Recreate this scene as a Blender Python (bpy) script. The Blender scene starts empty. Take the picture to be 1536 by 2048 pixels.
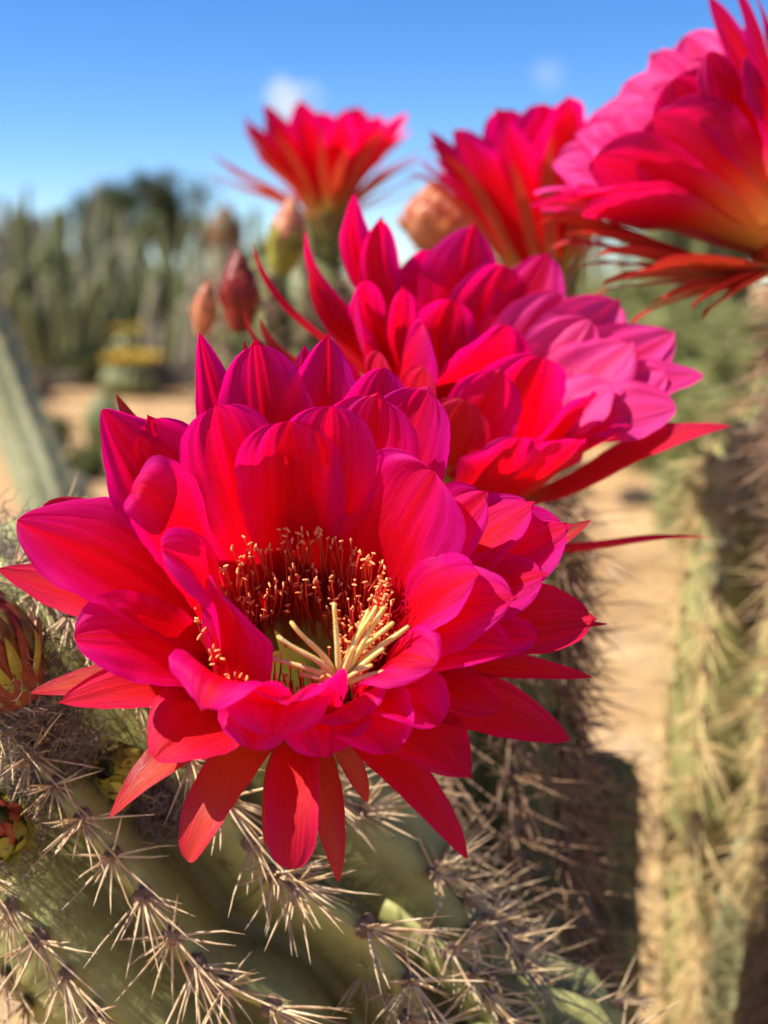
import bpy, math, random
import numpy as np
from mathutils import Vector, Matrix

sc = bpy.context.scene
COL = sc.collection
rnd = random.Random(7)
nrng = np.random.default_rng(7)
RAD = math.radians

# ------------------------------------------------------------------ camera
FPX = 2600.0                      # focal length in pixels of the 1536 wide photo
CAM = np.array([0.0, 0.0, 0.95])
PITCH = RAD(10.0)
RT = np.array([1.0, 0, 0])
FW = np.array([0, math.cos(PITCH), -math.sin(PITCH)])
UP = np.array([0, math.sin(PITCH), math.cos(PITCH)])
cam = bpy.data.cameras.new('camera')
cam.sensor_fit = 'HORIZONTAL'; cam.sensor_width = 36.0
cam.lens = FPX / 1536 * 36.0
cam.clip_start = 0.02; cam.clip_end = 4000
cam.dof.use_dof = True
cam.dof.focus_distance = 0.385
cam.dof.aperture_fstop = 10.2
camo = bpy.data.objects.new('camera', cam)
COL.objects.link(camo)
camo.location = CAM
camo.rotation_euler = (RAD(90) - PITCH, 0, 0)
sc.camera = camo

# ------------------------------------------------------------------ light
SUN_EL = RAD(50); SUN_AZ = RAD(-98)      # azimuth from +Y (view direction), negative = left
sundir = np.array([math.sin(SUN_AZ) * math.cos(SUN_EL), math.cos(SUN_AZ) * math.cos(SUN_EL), math.sin(SUN_EL)])
sun = bpy.data.lights.new('sun', 'SUN')
sun.energy = 5.0; sun.angle = RAD(0.53); sun.color = (1.0, 0.93, 0.82)
suno = bpy.data.objects.new('sun', sun); COL.objects.link(suno)
suno.rotation_euler = Vector(sundir).to_track_quat('Z', 'Y').to_euler()

def pix_dir(px, py):
    d = FW + RT * (px - 768) / FPX + UP * (1024 - py) / FPX
    return d / np.linalg.norm(d)

def P(px, py, d):
    """pixel of the photo at depth d metres in front of the camera"""
    return CAM + d * (FW + RT * (px - 768) / FPX + UP * (1024 - py) / FPX)

def G(px, py, z=0.0):
    """pixel of the photo where its ray meets the ground"""
    d = pix_dir(px, py)
    return CAM + d * ((z - CAM[2]) / d[2])

wd = bpy.data.worlds.new('World'); sc.world = wd; wd.use_nodes = True
nt = wd.node_tree; nt.nodes.clear()
def N(tree, typ, **kw):
    n = tree.nodes.new(typ)
    for k, v in kw.items():
        if k.startswith('i_'):
            n.inputs[k[2:].replace('_', ' ')].default_value = v
        else:
            setattr(n, k, v)
    return n
sky = N(nt, 'ShaderNodeTexSky', sky_type='NISHITA', sun_disc=False)
sky.sun_elevation = SUN_EL; sky.sun_rotation = SUN_AZ
sky.altitude = 1500; sky.air_density = 0.9; sky.dust_density = 0.1; sky.ozone_density = 4.0
bg = N(nt, 'ShaderNodeBackground'); bg.inputs['Strength'].default_value = 0.092
out = N(nt, 'ShaderNodeOutputWorld')
tc = N(nt, 'ShaderNodeTexCoord')
noi = N(nt, 'ShaderNodeTexNoise'); noi.inputs['Scale'].default_value = 70; noi.inputs['Detail'].default_value = 7; noi.inputs['Distortion'].default_value = .8
nt.links.new(tc.outputs['Generated'], noi.inputs['Vector'])
hs = N(nt, 'ShaderNodeHueSaturation'); hs.inputs['Hue'].default_value = 0.508; hs.inputs['Saturation'].default_value = 1.28; hs.inputs['Value'].default_value = 1.12
nt.links.new(sky.outputs['Color'], hs.inputs['Color'])
prev = hs.outputs['Color']
for (cx, cy, size, amt) in ((585, 205, 0.026, 0.85), (1093, 146, 0.017, 0.22), (250, 140, 0.05, 0.0)):
    if amt <= 0: continue
    d = pix_dir(cx, cy)
    sub = N(nt, 'ShaderNodeVectorMath', operation='SUBTRACT'); sub.inputs[1].default_value = d
    nt.links.new(tc.outputs['Generated'], sub.inputs[0])
    sclv = N(nt, 'ShaderNodeVectorMath', operation='MULTIPLY'); sclv.inputs[1].default_value = (1, 1, 1.35)
    nt.links.new(sub.outputs[0], sclv.inputs[0])
    ln = N(nt, 'ShaderNodeVectorMath', operation='LENGTH'); nt.links.new(sclv.outputs[0], ln.inputs[0])
    dv = N(nt, 'ShaderNodeMath', operation='DIVIDE'); dv.inputs[1].default_value = size
    nt.links.new(ln.outputs['Value'], dv.inputs[0])
    ma = N(nt, 'ShaderNodeMath', operation='MULTIPLY_ADD'); ma.inputs[1].default_value = 2.2; ma.inputs[2].default_value = -1.1
    nt.links.new(noi.outputs['Fac'], ma.inputs[0])
    ad = N(nt, 'ShaderNodeMath', operation='ADD')
    nt.links.new(dv.outputs[0], ad.inputs[0]); nt.links.new(ma.outputs[0], ad.inputs[1])
    mr = N(nt, 'ShaderNodeMapRange', interpolation_type='SMOOTHSTEP')
    mr.inputs['From Min'].default_value = 1.0; mr.inputs['From Max'].default_value = 0.3
    mr.inputs['To Min'].default_value = 0.0; mr.inputs['To Max'].default_value = amt
    nt.links.new(ad.outputs[0], mr.inputs['Value'])
    mx = N(nt, 'ShaderNodeMix', data_type='RGBA'); mx.inputs['B'].default_value = (5.2, 5.6, 6.2, 1)
    nt.links.new(mr.outputs[0], mx.inputs['Factor']); nt.links.new(prev, mx.inputs['A'])
    prev = mx.outputs['Result']
nt.links.new(prev, bg.inputs['Color']); nt.links.new(bg.outputs[0], out.inputs['Surface'])

vs = sc.view_settings
vs.view_transform = 'Standard'; vs.look = 'None'; vs.gamma = 1; vs.use_curve_mapping = False
vs.exposure = 0.82
sc.cycles.use_denoising = True
sc.cycles.max_bounces = 8; sc.cycles.diffuse_bounces = 6; sc.cycles.glossy_bounces = 2; sc.cycles.transmission_bounces = 4; sc.cycles.transparent_max_bounces = 8
sc.cycles.sample_clamp_indirect = 6.0

# ------------------------------------------------------------------ materials
def newmat(name):
    m = bpy.data.materials.new(name); m.use_nodes = True
    m.node_tree.nodes.clear()
    return m, m.node_tree

def ramp(t, stops, interp='LINEAR'):
    r = N(t, 'ShaderNodeValToRGB'); r.color_ramp.interpolation = interp
    els = r.color_ramp.elements
    while len(els) < len(stops): els.new(0.5)
    for e, (p, c) in zip(els, stops):
        e.position = p; e.color = (c[0], c[1], c[2], 1)
    return r

def noise(t, vec, scale, detail=3, rough=0.5):
    n = N(t, 'ShaderNodeTexNoise'); n.inputs['Scale'].default_value = scale
    n.inputs['Detail'].default_value = detail; n.inputs['Roughness'].default_value = rough
    if vec is not None: t.links.new(vec, n.inputs['Vector'])
    return n

def math_(t, op, a, b=None, c=None, clamp=False):
    n = N(t, 'ShaderNodeMath', operation=op); n.use_clamp = clamp
    for i, v in enumerate((a, b, c)):
        if v is None: continue
        if isinstance(v, (int, float)): n.inputs[i].default_value = v
        else: t.links.new(v, n.inputs[i])
    return n.outputs[0]

def petal_material(name, c_base, c_mid, c_edge, c_trans_mid, c_trans_edge, trans=0.42, rough=0.55, spec=0.16, edge_lo=0.35, edge_hi=1.0, base_hi=0.30):
    m, t = newmat(name)
    uv = N(t, 'ShaderNodeUVMap'); uv.uv_map = 'petal'
    sp = N(t, 'ShaderNodeSeparateXYZ'); t.links.new(uv.outputs[0], sp.inputs[0])
    u, v = sp.outputs[0], sp.outputs[1]
    s = math_(t, 'ABSOLUTE', math_(t, 'MULTIPLY_ADD', u, 2.0, -1.0))
    oi = N(t, 'ShaderNodeObjectInfo')
    # streaks along the petal
    cmb = N(t, 'ShaderNodeCombineXYZ')
    t.links.new(math_(t, 'MULTIPLY', u, 16.0), cmb.inputs[0]); t.links.new(math_(t, 'MULTIPLY', v, 2.2), cmb.inputs[1])
    t.links.new(math_(t, 'MULTIPLY', oi.outputs['Random'], 50.0), cmb.inputs[2])
    st = noise(t, cmb.outputs[0], 1.0, 4, 0.6)
    cmb2 = N(t, 'ShaderNodeCombineXYZ')
    t.links.new(math_(t, 'MULTIPLY', u, 3.0), cmb2.inputs[0]); t.links.new(math_(t, 'MULTIPLY', v, 2.0), cmb2.inputs[1])
    t.links.new(math_(t, 'MULTIPLY', oi.outputs['Random'], 31.0), cmb2.inputs[2])
    big = noise(t, cmb2.outputs[0], 1.0, 2, 0.5)
    k = math_(t, 'MULTIPLY_ADD', v, 0.72, math_(t, 'MULTIPLY', math_(t, 'POWER', s, 1.6), 0.42))
    k = math_(t, 'ADD', k, math_(t, 'MULTIPLY_ADD', st.outputs['Fac'], 0.36, -0.18))
    k = math_(t, 'ADD', k, math_(t, 'MULTIPLY_ADD', big.outputs['Fac'], 0.36, -0.18))
    # midrib stays red
    mid = N(t, 'ShaderNodeMapRange', interpolation_type='SMOOTHSTEP')
    mid.inputs['From Min'].default_value = 0.0; mid.inputs['From Max'].default_value = 0.10
    mid.inputs['To Min'].default_value = 0.10; mid.inputs['To Max'].default_value = 0.0
    t.links.new(s, mid.inputs['Value'])
    k = math_(t, 'SUBTRACT', k, mid.outputs[0])
    mr = N(t, 'ShaderNodeMapRange', interpolation_type='SMOOTHSTEP')
    mr.inputs['From Min'].default_value = edge_lo; mr.inputs['From Max'].default_value = edge_hi
    t.links.new(k, mr.inputs['Value'])
    def colour(cb, cm, ce):
        m1 = N(t, 'ShaderNodeMix', data_type='RGBA'); m1.inputs['A'].default_value = (*cm, 1); m1.inputs['B'].default_value = (*ce, 1)
        t.links.new(mr.outputs[0], m1.inputs['Factor'])
        b = N(t, 'ShaderNodeMapRange', interpolation_type='SMOOTHSTEP')
        b.inputs['From Min'].default_value = 0.04; b.inputs['From Max'].default_value = base_hi
        b.inputs['To Min'].default_value = 1.0; b.inputs['To Max'].default_value = 0.0
        t.links.new(math_(t, 'ADD', v, math_(t, 'MULTIPLY_ADD', st.outputs['Fac'], 0.12, -0.06)), b.inputs['Value'])
        m2 = N(t, 'ShaderNodeMix', data_type='RGBA'); m2.inputs['B'].default_value = (*cb, 1)
        t.links.new(b.outputs[0], m2.inputs['Factor']); t.links.new(m1.outputs['Result'], m2.inputs['A'])
        # tone variation along the streaks
        m3 = N(t, 'ShaderNodeMix', data_type='RGBA', blend_type='MULTIPLY'); m3.inputs['Factor'].default_value = 1
        rr = ramp(t, [(0.25, (0.86, 0.86, 0.86)), (0.7, (1.05, 1.05, 1.05))])
        t.links.new(st.outputs['Fac'], rr.inputs[0]); t.links.new(m2.outputs['Result'], m3.inputs['A']); t.links.new(rr.outputs[0], m3.inputs['B'])
        return m3.outputs['Result']
    # bump: fine lengthwise wrinkles
    cmb3 = N(t, 'ShaderNodeCombineXYZ')
    t.links.new(math_(t, 'MULTIPLY', u, 55.0), cmb3.inputs[0]); t.links.new(math_(t, 'MULTIPLY', v, 14.0), cmb3.inputs[1])
    t.links.new(math_(t, 'MULTIPLY', oi.outputs['Random'], 17.0), cmb3.inputs[2])
    fine = noise(t, cmb3.outputs[0], 1.0, 4, 0.65)
    hgt = math_(t, 'ADD', math_(t, 'MULTIPLY', fine.outputs['Fac'], 0.5), math_(t, 'MULTIPLY', st.outputs['Fac'], 0.8))
    bp = N(t, 'ShaderNodeBump'); bp.inputs['Strength'].default_value = 0.5; bp.inputs['Distance'].default_value = 0.0013
    t.links.new(hgt, bp.inputs['Height'])
    pr = N(t, 'ShaderNodeBsdfPrincipled'); pr.inputs['Roughness'].default_value = rough
    pr.inputs['Specular IOR Level'].default_value = spec
    pr.inputs['Sheen Weight'].default_value = 0.0; pr.inputs['Sheen Roughness'].default_value = 0.4
    pr.inputs['Sheen Tint'].default_value = (1.0, 0.35, 0.75, 1)
    t.links.new(colour(c_base, c_mid, c_edge), pr.inputs['Base Color']); t.links.new(bp.outputs[0], pr.inputs['Normal'])
    tr = N(t, 'ShaderNodeBsdfTranslucent'); t.links.new(colour(c_base, c_trans_mid, c_trans_edge), tr.inputs['Color'])
    mix = N(t, 'ShaderNodeMixShader'); mix.inputs[0].default_value = trans
    t.links.new(pr.outputs[0], mix.inputs[1]); t.links.new(tr.outputs[0], mix.inputs[2])
    o = N(t, 'ShaderNodeOutputMaterial'); t.links.new(mix.outputs[0], o.inputs['Surface'])
    return m

def simple(name, c, c2=None, rough=0.6, spec=0.3, scale=60, trans=0.0, ctrans=None, bump=0.0, bscale=None, sheen=0.0, lo=0.35, hi=0.65):
    m, t = newmat(name)
    pr = N(t, 'ShaderNodeBsdfPrincipled'); pr.inputs['Roughness'].default_value = rough; pr.inputs['Specular IOR Level'].default_value = spec
    tcn = N(t, 'ShaderNodeTexCoord'); oi = N(t, 'ShaderNodeObjectInfo')
    av = N(t, 'ShaderNodeVectorMath', operation='ADD'); t.links.new(tcn.outputs['Object'], av.inputs[0])
    cr = N(t, 'ShaderNodeCombineXYZ'); t.links.new(math_(t, 'MULTIPLY', oi.outputs['Random'], 9.0), cr.inputs[0]); t.links.new(cr.outputs[0], av.inputs[1])
    vec = av.outputs[0]
    n = noise(t, vec, scale, 5, 0.6)
    r = ramp(t, [(lo, c), (hi, c2 or c)])
    t.links.new(n.outputs['Fac'], r.inputs[0]); t.links.new(r.outputs[0], pr.inputs['Base Color'])
    if sheen: pr.inputs['Sheen Weight'].default_value = sheen
    if bump:
        nb = noise(t, vec, bscale or scale * 3, 4, 0.6)
        bp = N(t, 'ShaderNodeBump'); bp.inputs['Strength'].default_value = bump; bp.inputs['Distance'].default_value = 1.0 / (bscale or scale * 3)
        t.links.new(nb.outputs['Fac'], bp.inputs['Height']); t.links.new(bp.outputs[0], pr.inputs['Normal'])
    o = N(t, 'ShaderNodeOutputMaterial')
    if trans:
        tr = N(t, 'ShaderNodeBsdfTranslucent'); tr.inputs['Color'].default_value = (*(ctrans or c), 1)
        mix = N(t, 'ShaderNodeMixShader'); mix.inputs[0].default_value = trans
        t.links.new(pr.outputs[0], mix.inputs[1]); t.links.new(tr.outputs[0], mix.inputs[2]); t.links.new(mix.outputs[0], o.inputs['Surface'])
    else:
        t.links.new(pr.outputs[0], o.inputs['Surface'])
    return m

M_PETAL = petal_material('petal_magenta', (0.85, 0.03, 0.012), (0.74, 0.001, 0.020), (0.66, 0.003, 0.30),
                         (1.00, 0.001, 0.016), (0.95, 0.002, 0.20), trans=0.60, edge_lo=0.46, edge_hi=1.06)
M_SUNLIT = petal_material('petal_sunlit_pink', (0.66, 0.05, 0.03), (0.82, 0.006, 0.06), (0.87, 0.045, 0.31),
                        (0.95, 0.003, 0.05), (0.88, 0.01, 0.22), trans=0.40, rough=0.5, spec=0.3, edge_lo=0.25, edge_hi=0.85)  # paler pink copy of the petal colour, with the sunlit look painted in
M_FAN = petal_material('petal_red_yellow_base', (0.78, 0.34, 0.06), (0.66, 0.004, 0.02), (0.66, 0.004, 0.16),
                       (0.95, 0.004, 0.02), (0.80, 0.004, 0.12), trans=0.46, base_hi=0.55)
M_OUTER = petal_material('petal_scarlet', (0.60, 0.20, 0.05), (0.62, 0.008, 0.014), (0.62, 0.006, 0.07),
                         (0.90, 0.012, 0.012), (0.80, 0.006, 0.05), trans=0.40, rough=0.5, spec=0.18)
M_SEPAL = petal_material('sepal_orange_red', (0.42, 0.26, 0.05), (0.52, 0.055, 0.018), (0.48, 0.012, 0.03),
                         (0.75, 0.06, 0.015), (0.70, 0.015, 0.02), trans=0.25, rough=0.36, spec=0.3)

def tube_material():
    m, t = newmat('floral_tube_green')
    uv = N(t, 'ShaderNodeUVMap'); uv.uv_map = 'petal'
    sp = N(t, 'ShaderNodeSeparateXYZ'); t.links.new(uv.outputs[0], sp.inputs[0])
    cmb = N(t, 'ShaderNodeCombineXYZ')
    t.links.new(math_(t, 'MULTIPLY', sp.outputs[0], 90.0), cmb.inputs[0]); t.links.new(math_(t, 'MULTIPLY', sp.outputs[1], 3.0), cmb.inputs[1])
    n = noise(t, cmb.outputs[0], 1.0, 3)
    r = ramp(t, [(0.0, (0.05, 0.06, 0.010)), (0.55, (0.22, 0.22, 0.03)), (0.86, (0.45, 0.22, 0.04)), (1.0, (0.6, 0.02, 0.02))])
    t.links.new(math_(t, 'ADD', sp.outputs[1], math_(t, 'MULTIPLY_ADD', n.outputs['Fac'], 0.3, -0.15)), r.inputs[0])
    pr = N(t, 'ShaderNodeBsdfPrincipled'); pr.inputs['Roughness'].default_value = 0.5
    t.links.new(r.outputs[0], pr.inputs['Base Color'])
    bp = N(t, 'ShaderNodeBump'); bp.inputs['Strength'].default_value = 0.5; bp.inputs['Distance'].default_value = 0.001
    t.links.new(n.outputs['Fac'], bp.inputs['Height']); t.links.new(bp.outputs[0], pr.inputs['Normal'])
    tr = N(t, 'ShaderNodeBsdfTranslucent'); t.links.new(r.outputs[0], tr.inputs['Color'])
    mix = N(t, 'ShaderNodeMixShader'); mix.inputs[0].default_value = 0.40
    t.links.new(pr.outputs[0], mix.inputs[1]); t.links.new(tr.outputs[0], mix.inputs[2])
    o = N(t, 'ShaderNodeOutputMaterial'); t.links.new(mix.outputs[0], o.inputs['Surface'])
    return m
M_TUBE = tube_material()
M_FIL = simple('filament_red', (0.78, 0.06, 0.04), (0.85, 0.16, 0.08), trans=0.4, ctrans=(0.85, 0.08, 0.04), scale=120)
M_ANTHER = simple('anther_pollen', (0.85, 0.30, 0.09), (0.90, 0.48, 0.18), rough=0.9, scale=900, bump=0.6, bscale=2600)
M_STIGMA = simple('stigma_cream', (0.95, 0.70, 0.16), (0.97, 0.86, 0.40), rough=0.85, scale=500, bump=0.8, bscale=2200, trans=0.2, ctrans=(0.85, 0.7, 0.25))
M_STYLE = simple('style_yellow', (0.75, 0.50, 0.10), (0.82, 0.62, 0.20), trans=0.3, ctrans=(0.9, 0.6, 0.1))

# ------------------------------------------------------------------ object helpers
def mesh_obj(name, verts, faces, mat, parent=None, uv=None, smooth=True, mats=None):
    me = bpy.data.meshes.new(name)
    me.from_pydata([tuple(v) for v in verts], [], [tuple(f) for f in faces])
    if uv is not None:
        l = me.uv_layers.new(name='petal')
        idx = np.empty(len(me.loops), dtype=np.int32); me.loops.foreach_get('vertex_index', idx)
        l.data.foreach_set('uv', np.asarray(uv, dtype=np.float32)[idx].ravel())
    if smooth: me.polygons.foreach_set('use_smooth', np.ones(len(me.polygons), dtype=bool))
    me.materials.append(mat)
    me.update()
    o = bpy.data.objects.new(name, me); COL.objects.link(o)
    if parent is not None: o.parent = parent
    return o

def thing(name, loc, label, cat, group=None):
    o = bpy.data.objects.new(name, None); COL.objects.link(o)
    o.location = tuple(loc); o.empty_display_size = 0.02
    tag(o, label, cat, group)
    return o

def tag(o, label=None, cat=None, group=None, kind=None):
    if label: o['label'] = label
    if cat: o['category'] = cat
    if group: o['group'] = group
    if kind: o['kind'] = kind
    return o

def unit(v):
    v = np.asarray(v, float); return v / max(1e-9, np.linalg.norm(v))

_TF = {}
def tube_mesh(pts, radii, sides=6, cap=True):
    """verts, faces of a tube through pts"""
    pts = np.asarray(pts, float); n = len(pts); radii = np.asarray(radii, float)
    tan = np.empty_like(pts); tan[1:-1] = pts[2:] - pts[:-2]; tan[0] = pts[1] - pts[0]; tan[-1] = pts[-1] - pts[-2]
    tan /= np.maximum(1e-12, np.sqrt((tan * tan).sum(1)))[:, None]
    ref = np.array([0.3, 0.2, 0.93]) if abs(tan[0] @ np.array([0.3, 0.2, 0.93])) < .97 else np.array([1.0, 0, 0])
    a = np.cross(tan, ref); a /= np.maximum(1e-9, np.sqrt((a * a).sum(1)))[:, None]; b = np.cross(tan, a)
    q = 2 * math.pi * np.arange(sides) / sides
    V = pts[:, None, :] + radii[:, None, None] * (a[:, None, :] * np.cos(q)[None, :, None] + b[:, None, :] * np.sin(q)[None, :, None])
    V = list(V.reshape(-1, 3))
    key = (n, sides, cap)
    if key not in _TF:
        F = [(i * sides + j, i * sides + (j + 1) % sides, (i + 1) * sides + (j + 1) % sides, (i + 1) * sides + j) for i in range(n - 1) for j in range(sides)]
        if cap: F += [((n - 1) * sides + j, (n - 1) * sides + (j + 1) % sides, n * sides) for j in range(sides)]
        _TF[key] = F
    if cap: V.append(pts[-1] + tan[-1] * radii[-1] * 0.6)
    return V, list(_TF[key])

def bez(p0, p1, p2, p3, t):
    t = np.asarray(t)[:, None]; u = 1 - t
    return u**3 * p0 + 3 * u * u * t * p1 + 3 * u * t * t * p2 + t**3 * p3

def sstep(a, b, x):
    x = np.clip((x - a) / (b - a), 0, 1); return x * x * (3 - 2 * x)

def wob(x, seed, octs=3):
    r = np.random.default_rng(seed); y = np.zeros_like(x); a = 1.0; f = 1.0
    for _ in range(octs):
        y += a * np.sin(2 * np.pi * (f * x + r.random())); a *= 0.55; f *= 2.17
    return y / 1.8

# ------------------------------------------------------------------ the flower builder
class Flower:
    def __init__(s, opx, opy, d, axis_cam, label, drop=0.075, group=None):
        """opx, opy, d: pixel and depth of the centre of the rim; axis_cam: (right, up, towards camera)"""
        s.O = P(opx, opy, d); s.d = d
        a = unit(axis_cam)
        s.A = unit(RT * a[0] + UP * a[1] - FW * a[2])
        v = -(-FW); v = FW - s.A * np.dot(FW, s.A)       # away from the camera, perpendicular to the axis
        s.V = unit(v); s.U = np.cross(s.V, s.A)
        s.base = s.O - s.A * drop
        s.root = thing('cactus_flower', s.base, label, 'flower', group)
        s.seed = int(opx * 7 + opy)
        s.count = 0
    def e(s, phi): return s.U * math.cos(phi) + s.V * math.sin(phi)
    def polar(s, p):
        q = p - s.O
        return math.hypot(np.dot(q, s.U), np.dot(q, s.V)), math.atan2(np.dot(q, s.V), np.dot(q, s.U)), np.dot(q, s.A)
    def at(s, r, phi, h): return s.O + s.e(phi) * r + s.A * h
    def tip(s, px, py, h=None, dz=None):
        if dz is not None: return P(px, py, s.d + dz * 0.01)
        d = pix_dir(px, py)
        k = (np.dot(s.O, s.A) + h * 0.01 - np.dot(CAM, s.A)) / np.dot(d, s.A)
        return CAM + d * k
    def petal(s, px, py, h=None, w=2.4, kind='inner', dz=None, b0=72, b1=40, cup=0.5, edge=0.0, edge2=None, roll=0.0,
              r0=None, h0=None, bphi=None, ruf=0.075, mat=None, T=None, nt=34, ns=14, k1=0.38, k2=0.38, shape=None, tw=0.0, name=None):
        s.count += 1
        seed = s.seed * 131 + s.count
        rg = np.random.default_rng(seed)
        if T is None: T = s.tip(px, py, h, dz)
        r, phi, hh = s.polar(T)
        d0 = {'inner': (0.0235, -0.024), 'outer': (0.0235, -0.029), 'sepal': (0.018, -0.036)}[kind]
        r0 = d0[0] if r0 is None else r0 * 0.01; h0 = d0[1] if h0 is None else h0 * 0.01
        pb = phi if bphi is None else RAD(bphi)
        B = s.at(r0, pb, h0)
        L = np.linalg.norm(T - B)
        eb, et = s.e(pb), s.e(phi)
        p1 = B + L * k1 * (eb * math.cos(RAD(b0)) + s.A * math.sin(RAD(b0)))
        p2 = T - L * k2 * (et * math.cos(RAD(b1)) + s.A * math.sin(RAD(b1)))
        tau = np.linspace(0, 1, nt); t = 1 - (1 - tau)**1.35
        sp = bez(B, p1, p2, T, t)
        tn = np.gradient(sp, t, axis=0); tn /= np.linalg.norm(tn, axis=1)[:, None]
        # width profile
        tm, fb, p, q = shape or {'inner': (0.66, 0.44, 2.3, 0.50), 'outer': (0.60, 0.42, 2.2, 0.56), 'sepal': (0.45, 0.42, 1.7, 0.82)}[kind]
        f = np.where(t < tm, fb + (1 - fb) * sstep(-0.1, tm, t), (1 - np.clip((t - tm) / (1 - tm), 0, 1)**p)**q)
        f = f * (1 + 0.035 * wob(t * 2.0, seed))
        tw = tw + rg.uniform(-12, 12) if kind != 'sepal' else tw + rg.uniform(-25, 25)
        W = w * 0.0056 * f
        su = np.linspace(-1, 1, 2 * ns + 1)
        V = np.zeros((nt, len(su), 3)); UVs = np.zeros((nt, len(su), 2))
        e2 = edge if edge2 is None else edge2
        jag = 1 + 0.02 * wob(t * 9, seed + 5, 3); jag2 = 1 + 0.02 * wob(t * 9, seed + 6, 3)
        ph = rg.random(2) * 6.28; fr = rg.uniform(1.1, 2.2)
        pl = 0.5 if kind == 'sepal' else 1.0; wend = wob(su * .9 + 1, seed + 21, 4)
        for i in range(nt):
            pr, pphi, _ = s.polar(sp[i])
            ph_i = pb + ((phi - pb + math.pi) % (2 * math.pi) - math.pi) * t[i]
            S = -s.U * math.sin(ph_i) + s.V * math.cos(ph_i)
            S = unit(S - tn[i] * np.dot(S, tn[i])); Nn = np.cross(tn[i], S)
            a = RAD(roll + tw * t[i])
            S, Nn = S * math.cos(a) + Nn * math.sin(a), Nn * math.cos(a) - S * math.sin(a)
            c_t = cup * (1.5 - 0.9 * t[i])
            for side in (-1, 1):
                ss = np.linspace(0, 1, ns + 1)
                ed = edge if side < 0 else e2
                th = c_t * ss + ed * t[i] * np.maximum(0, ss - 0.45)**1.5 * 3.0
                dx = np.cos(th) / ns; dn = np.sin(th) / ns
                x = np.concatenate([[0], np.cumsum((dx[1:] + dx[:-1]) / 2)]); nn = np.concatenate([[0], np.cumsum((dn[1:] + dn[:-1]) / 2)])
                jj = (jag if side < 0 else jag2)[i]
                nn = nn + ruf * ss**2 * t[i] * math.sin(2 * math.pi * fr * t[i] + ph[0 if side < 0 else 1]) * 2.0
                nn = nn + 0.35 * ruf * ss**3 * t[i] * math.sin(2 * math.pi * (fr * 3.1 * t[i]) + ph[1 if side < 0 else 0] * 2)
                nn = nn + 0.05 * t[i] * ss * math.sin(ph[0] * 3 + side + 2.4 * t[i])
                nn = nn + 0.030 * pl * np.sin(side * ss * 7.5 + ph[0] * 2 + 1.2 * t[i]) * sstep(.15, .8, t[i]) * ss
                nn = nn + 0.008 * pl * np.sin(side * ss * 17 + ph[1] * 3 + 2.0 * t[i]) * sstep(.3, 1.0, t[i]) * (.3 + ss)
                nn = nn + 0.10 * pl * sstep(.55, 1.0, t[i]) * wend[ns + side * np.arange(ns + 1)]
                nn = nn + 0.012 * np.sin(ss * 9 + ph[0]) * t[i] - 0.016 * np.exp(-(ss / 0.13)**2)
                jx = ns + side * np.arange(ns + 1)
                V[i, jx] = sp[i] - s.base + (side * x * W[i] * (1 + (jj - 1) * ss))[:, None] * S + (nn * W[i])[:, None] * Nn
                UVs[i, jx, 0] = 0.5 + 0.5 * side * ss; UVs[i, jx, 1] = t[i]
        # uneven margin at the end of the petal
        if kind != 'sepal':
            mw = (0.014 * L) * wob(su * 1.6 + 3, seed + 9, 5)
            mw = mw - 0.035 * L * np.exp(-((su - rg.uniform(-.7, .7)) / .09)**2) * (rg.random() < .55)
            V += (sstep(0.7, 1.0, t)[:, None] * mw[None, :] * (1 - sstep(0.93, 1, t))[:, None])[:, :, None] * tn[:, None, :]
        if kind != 'sepal' and rg.random() < .35:
            V += (sstep(.80, 1.0, t)[:, None] * (0.030 * L * np.exp(-(su / .45)**2))[None, :])[:, :, None] * tn[:, None, :]
        m = len(su)
        F = [(i * m + j, i * m + j + 1, (i + 1) * m + j + 1, (i + 1) * m + j) for i in range(nt - 1) for j in range(m - 1)]
        mt = mat or {'inner': M_PETAL, 'outer': M_OUTER, 'sepal': M_SEPAL}[kind]
        return mesh_obj(name or ('sepal' if kind == 'sepal' else 'petal'), V.reshape(-1, 3), F, mt, s.root, UVs.reshape(-1, 2))
    def tube(s, r_top=0.026, length=0.09, h_top=-0.012, r_bot=0.008, bend=None):
        n, m = 18, 40
        V = []; UVs = []
        for i in range(n):
            k = i / (n - 1)
            r = r_bot + (r_top - r_bot) * (1 - k)**1.3; h = h_top - length * k
            c = s.O + s.A * h
            if bend is not None: c = c + np.asarray(bend) * k * k
            for j in range(m + 1):
                q = 2 * math.pi * j / m
                V.append(c + s.e(q) * r * (1 + 0.02 * math.sin(q * 13)) - s.base); UVs.append((j / m, 1 - k))
        F = [(i * (m + 1) + j, i * (m + 1) + j + 1, (i + 1) * (m + 1) + j + 1, (i + 1) * (m + 1) + j) for i in range(n - 1) for j in range(m)]
        mesh_obj('floral_tube', V, F, M_TUBE, s.root, UVs)
    def scales(s, n=30, r_top=0.026, length=0.085, h_top=-0.03):
        for i in range(n):
            k = (i + 0.5) / n
            phi = i * 2.39996
            r = 0.009 + (r_top - 0.009) * (1 - k)**1.3; h = h_top - (length + h_top + 0.012) * k
            T = s.at(r + 0.006 + 0.006 * (1 - k), phi, h + 0.014 + 0.012 * (1 - k))
            s.petal(0, 0, T=T, w=0.55 + 0.35 * (1 - k), kind='sepal', r0=r * 100, h0=h * 100, b0=60, b1=50, nt=8, ns=3, name='tube_scale', mat=M_SCALE)

M_SCALE = simple('tube_scale_olive', (0.10, 0.10, 0.02), (0.20, 0.16, 0.03), rough=0.5, scale=90)

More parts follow.
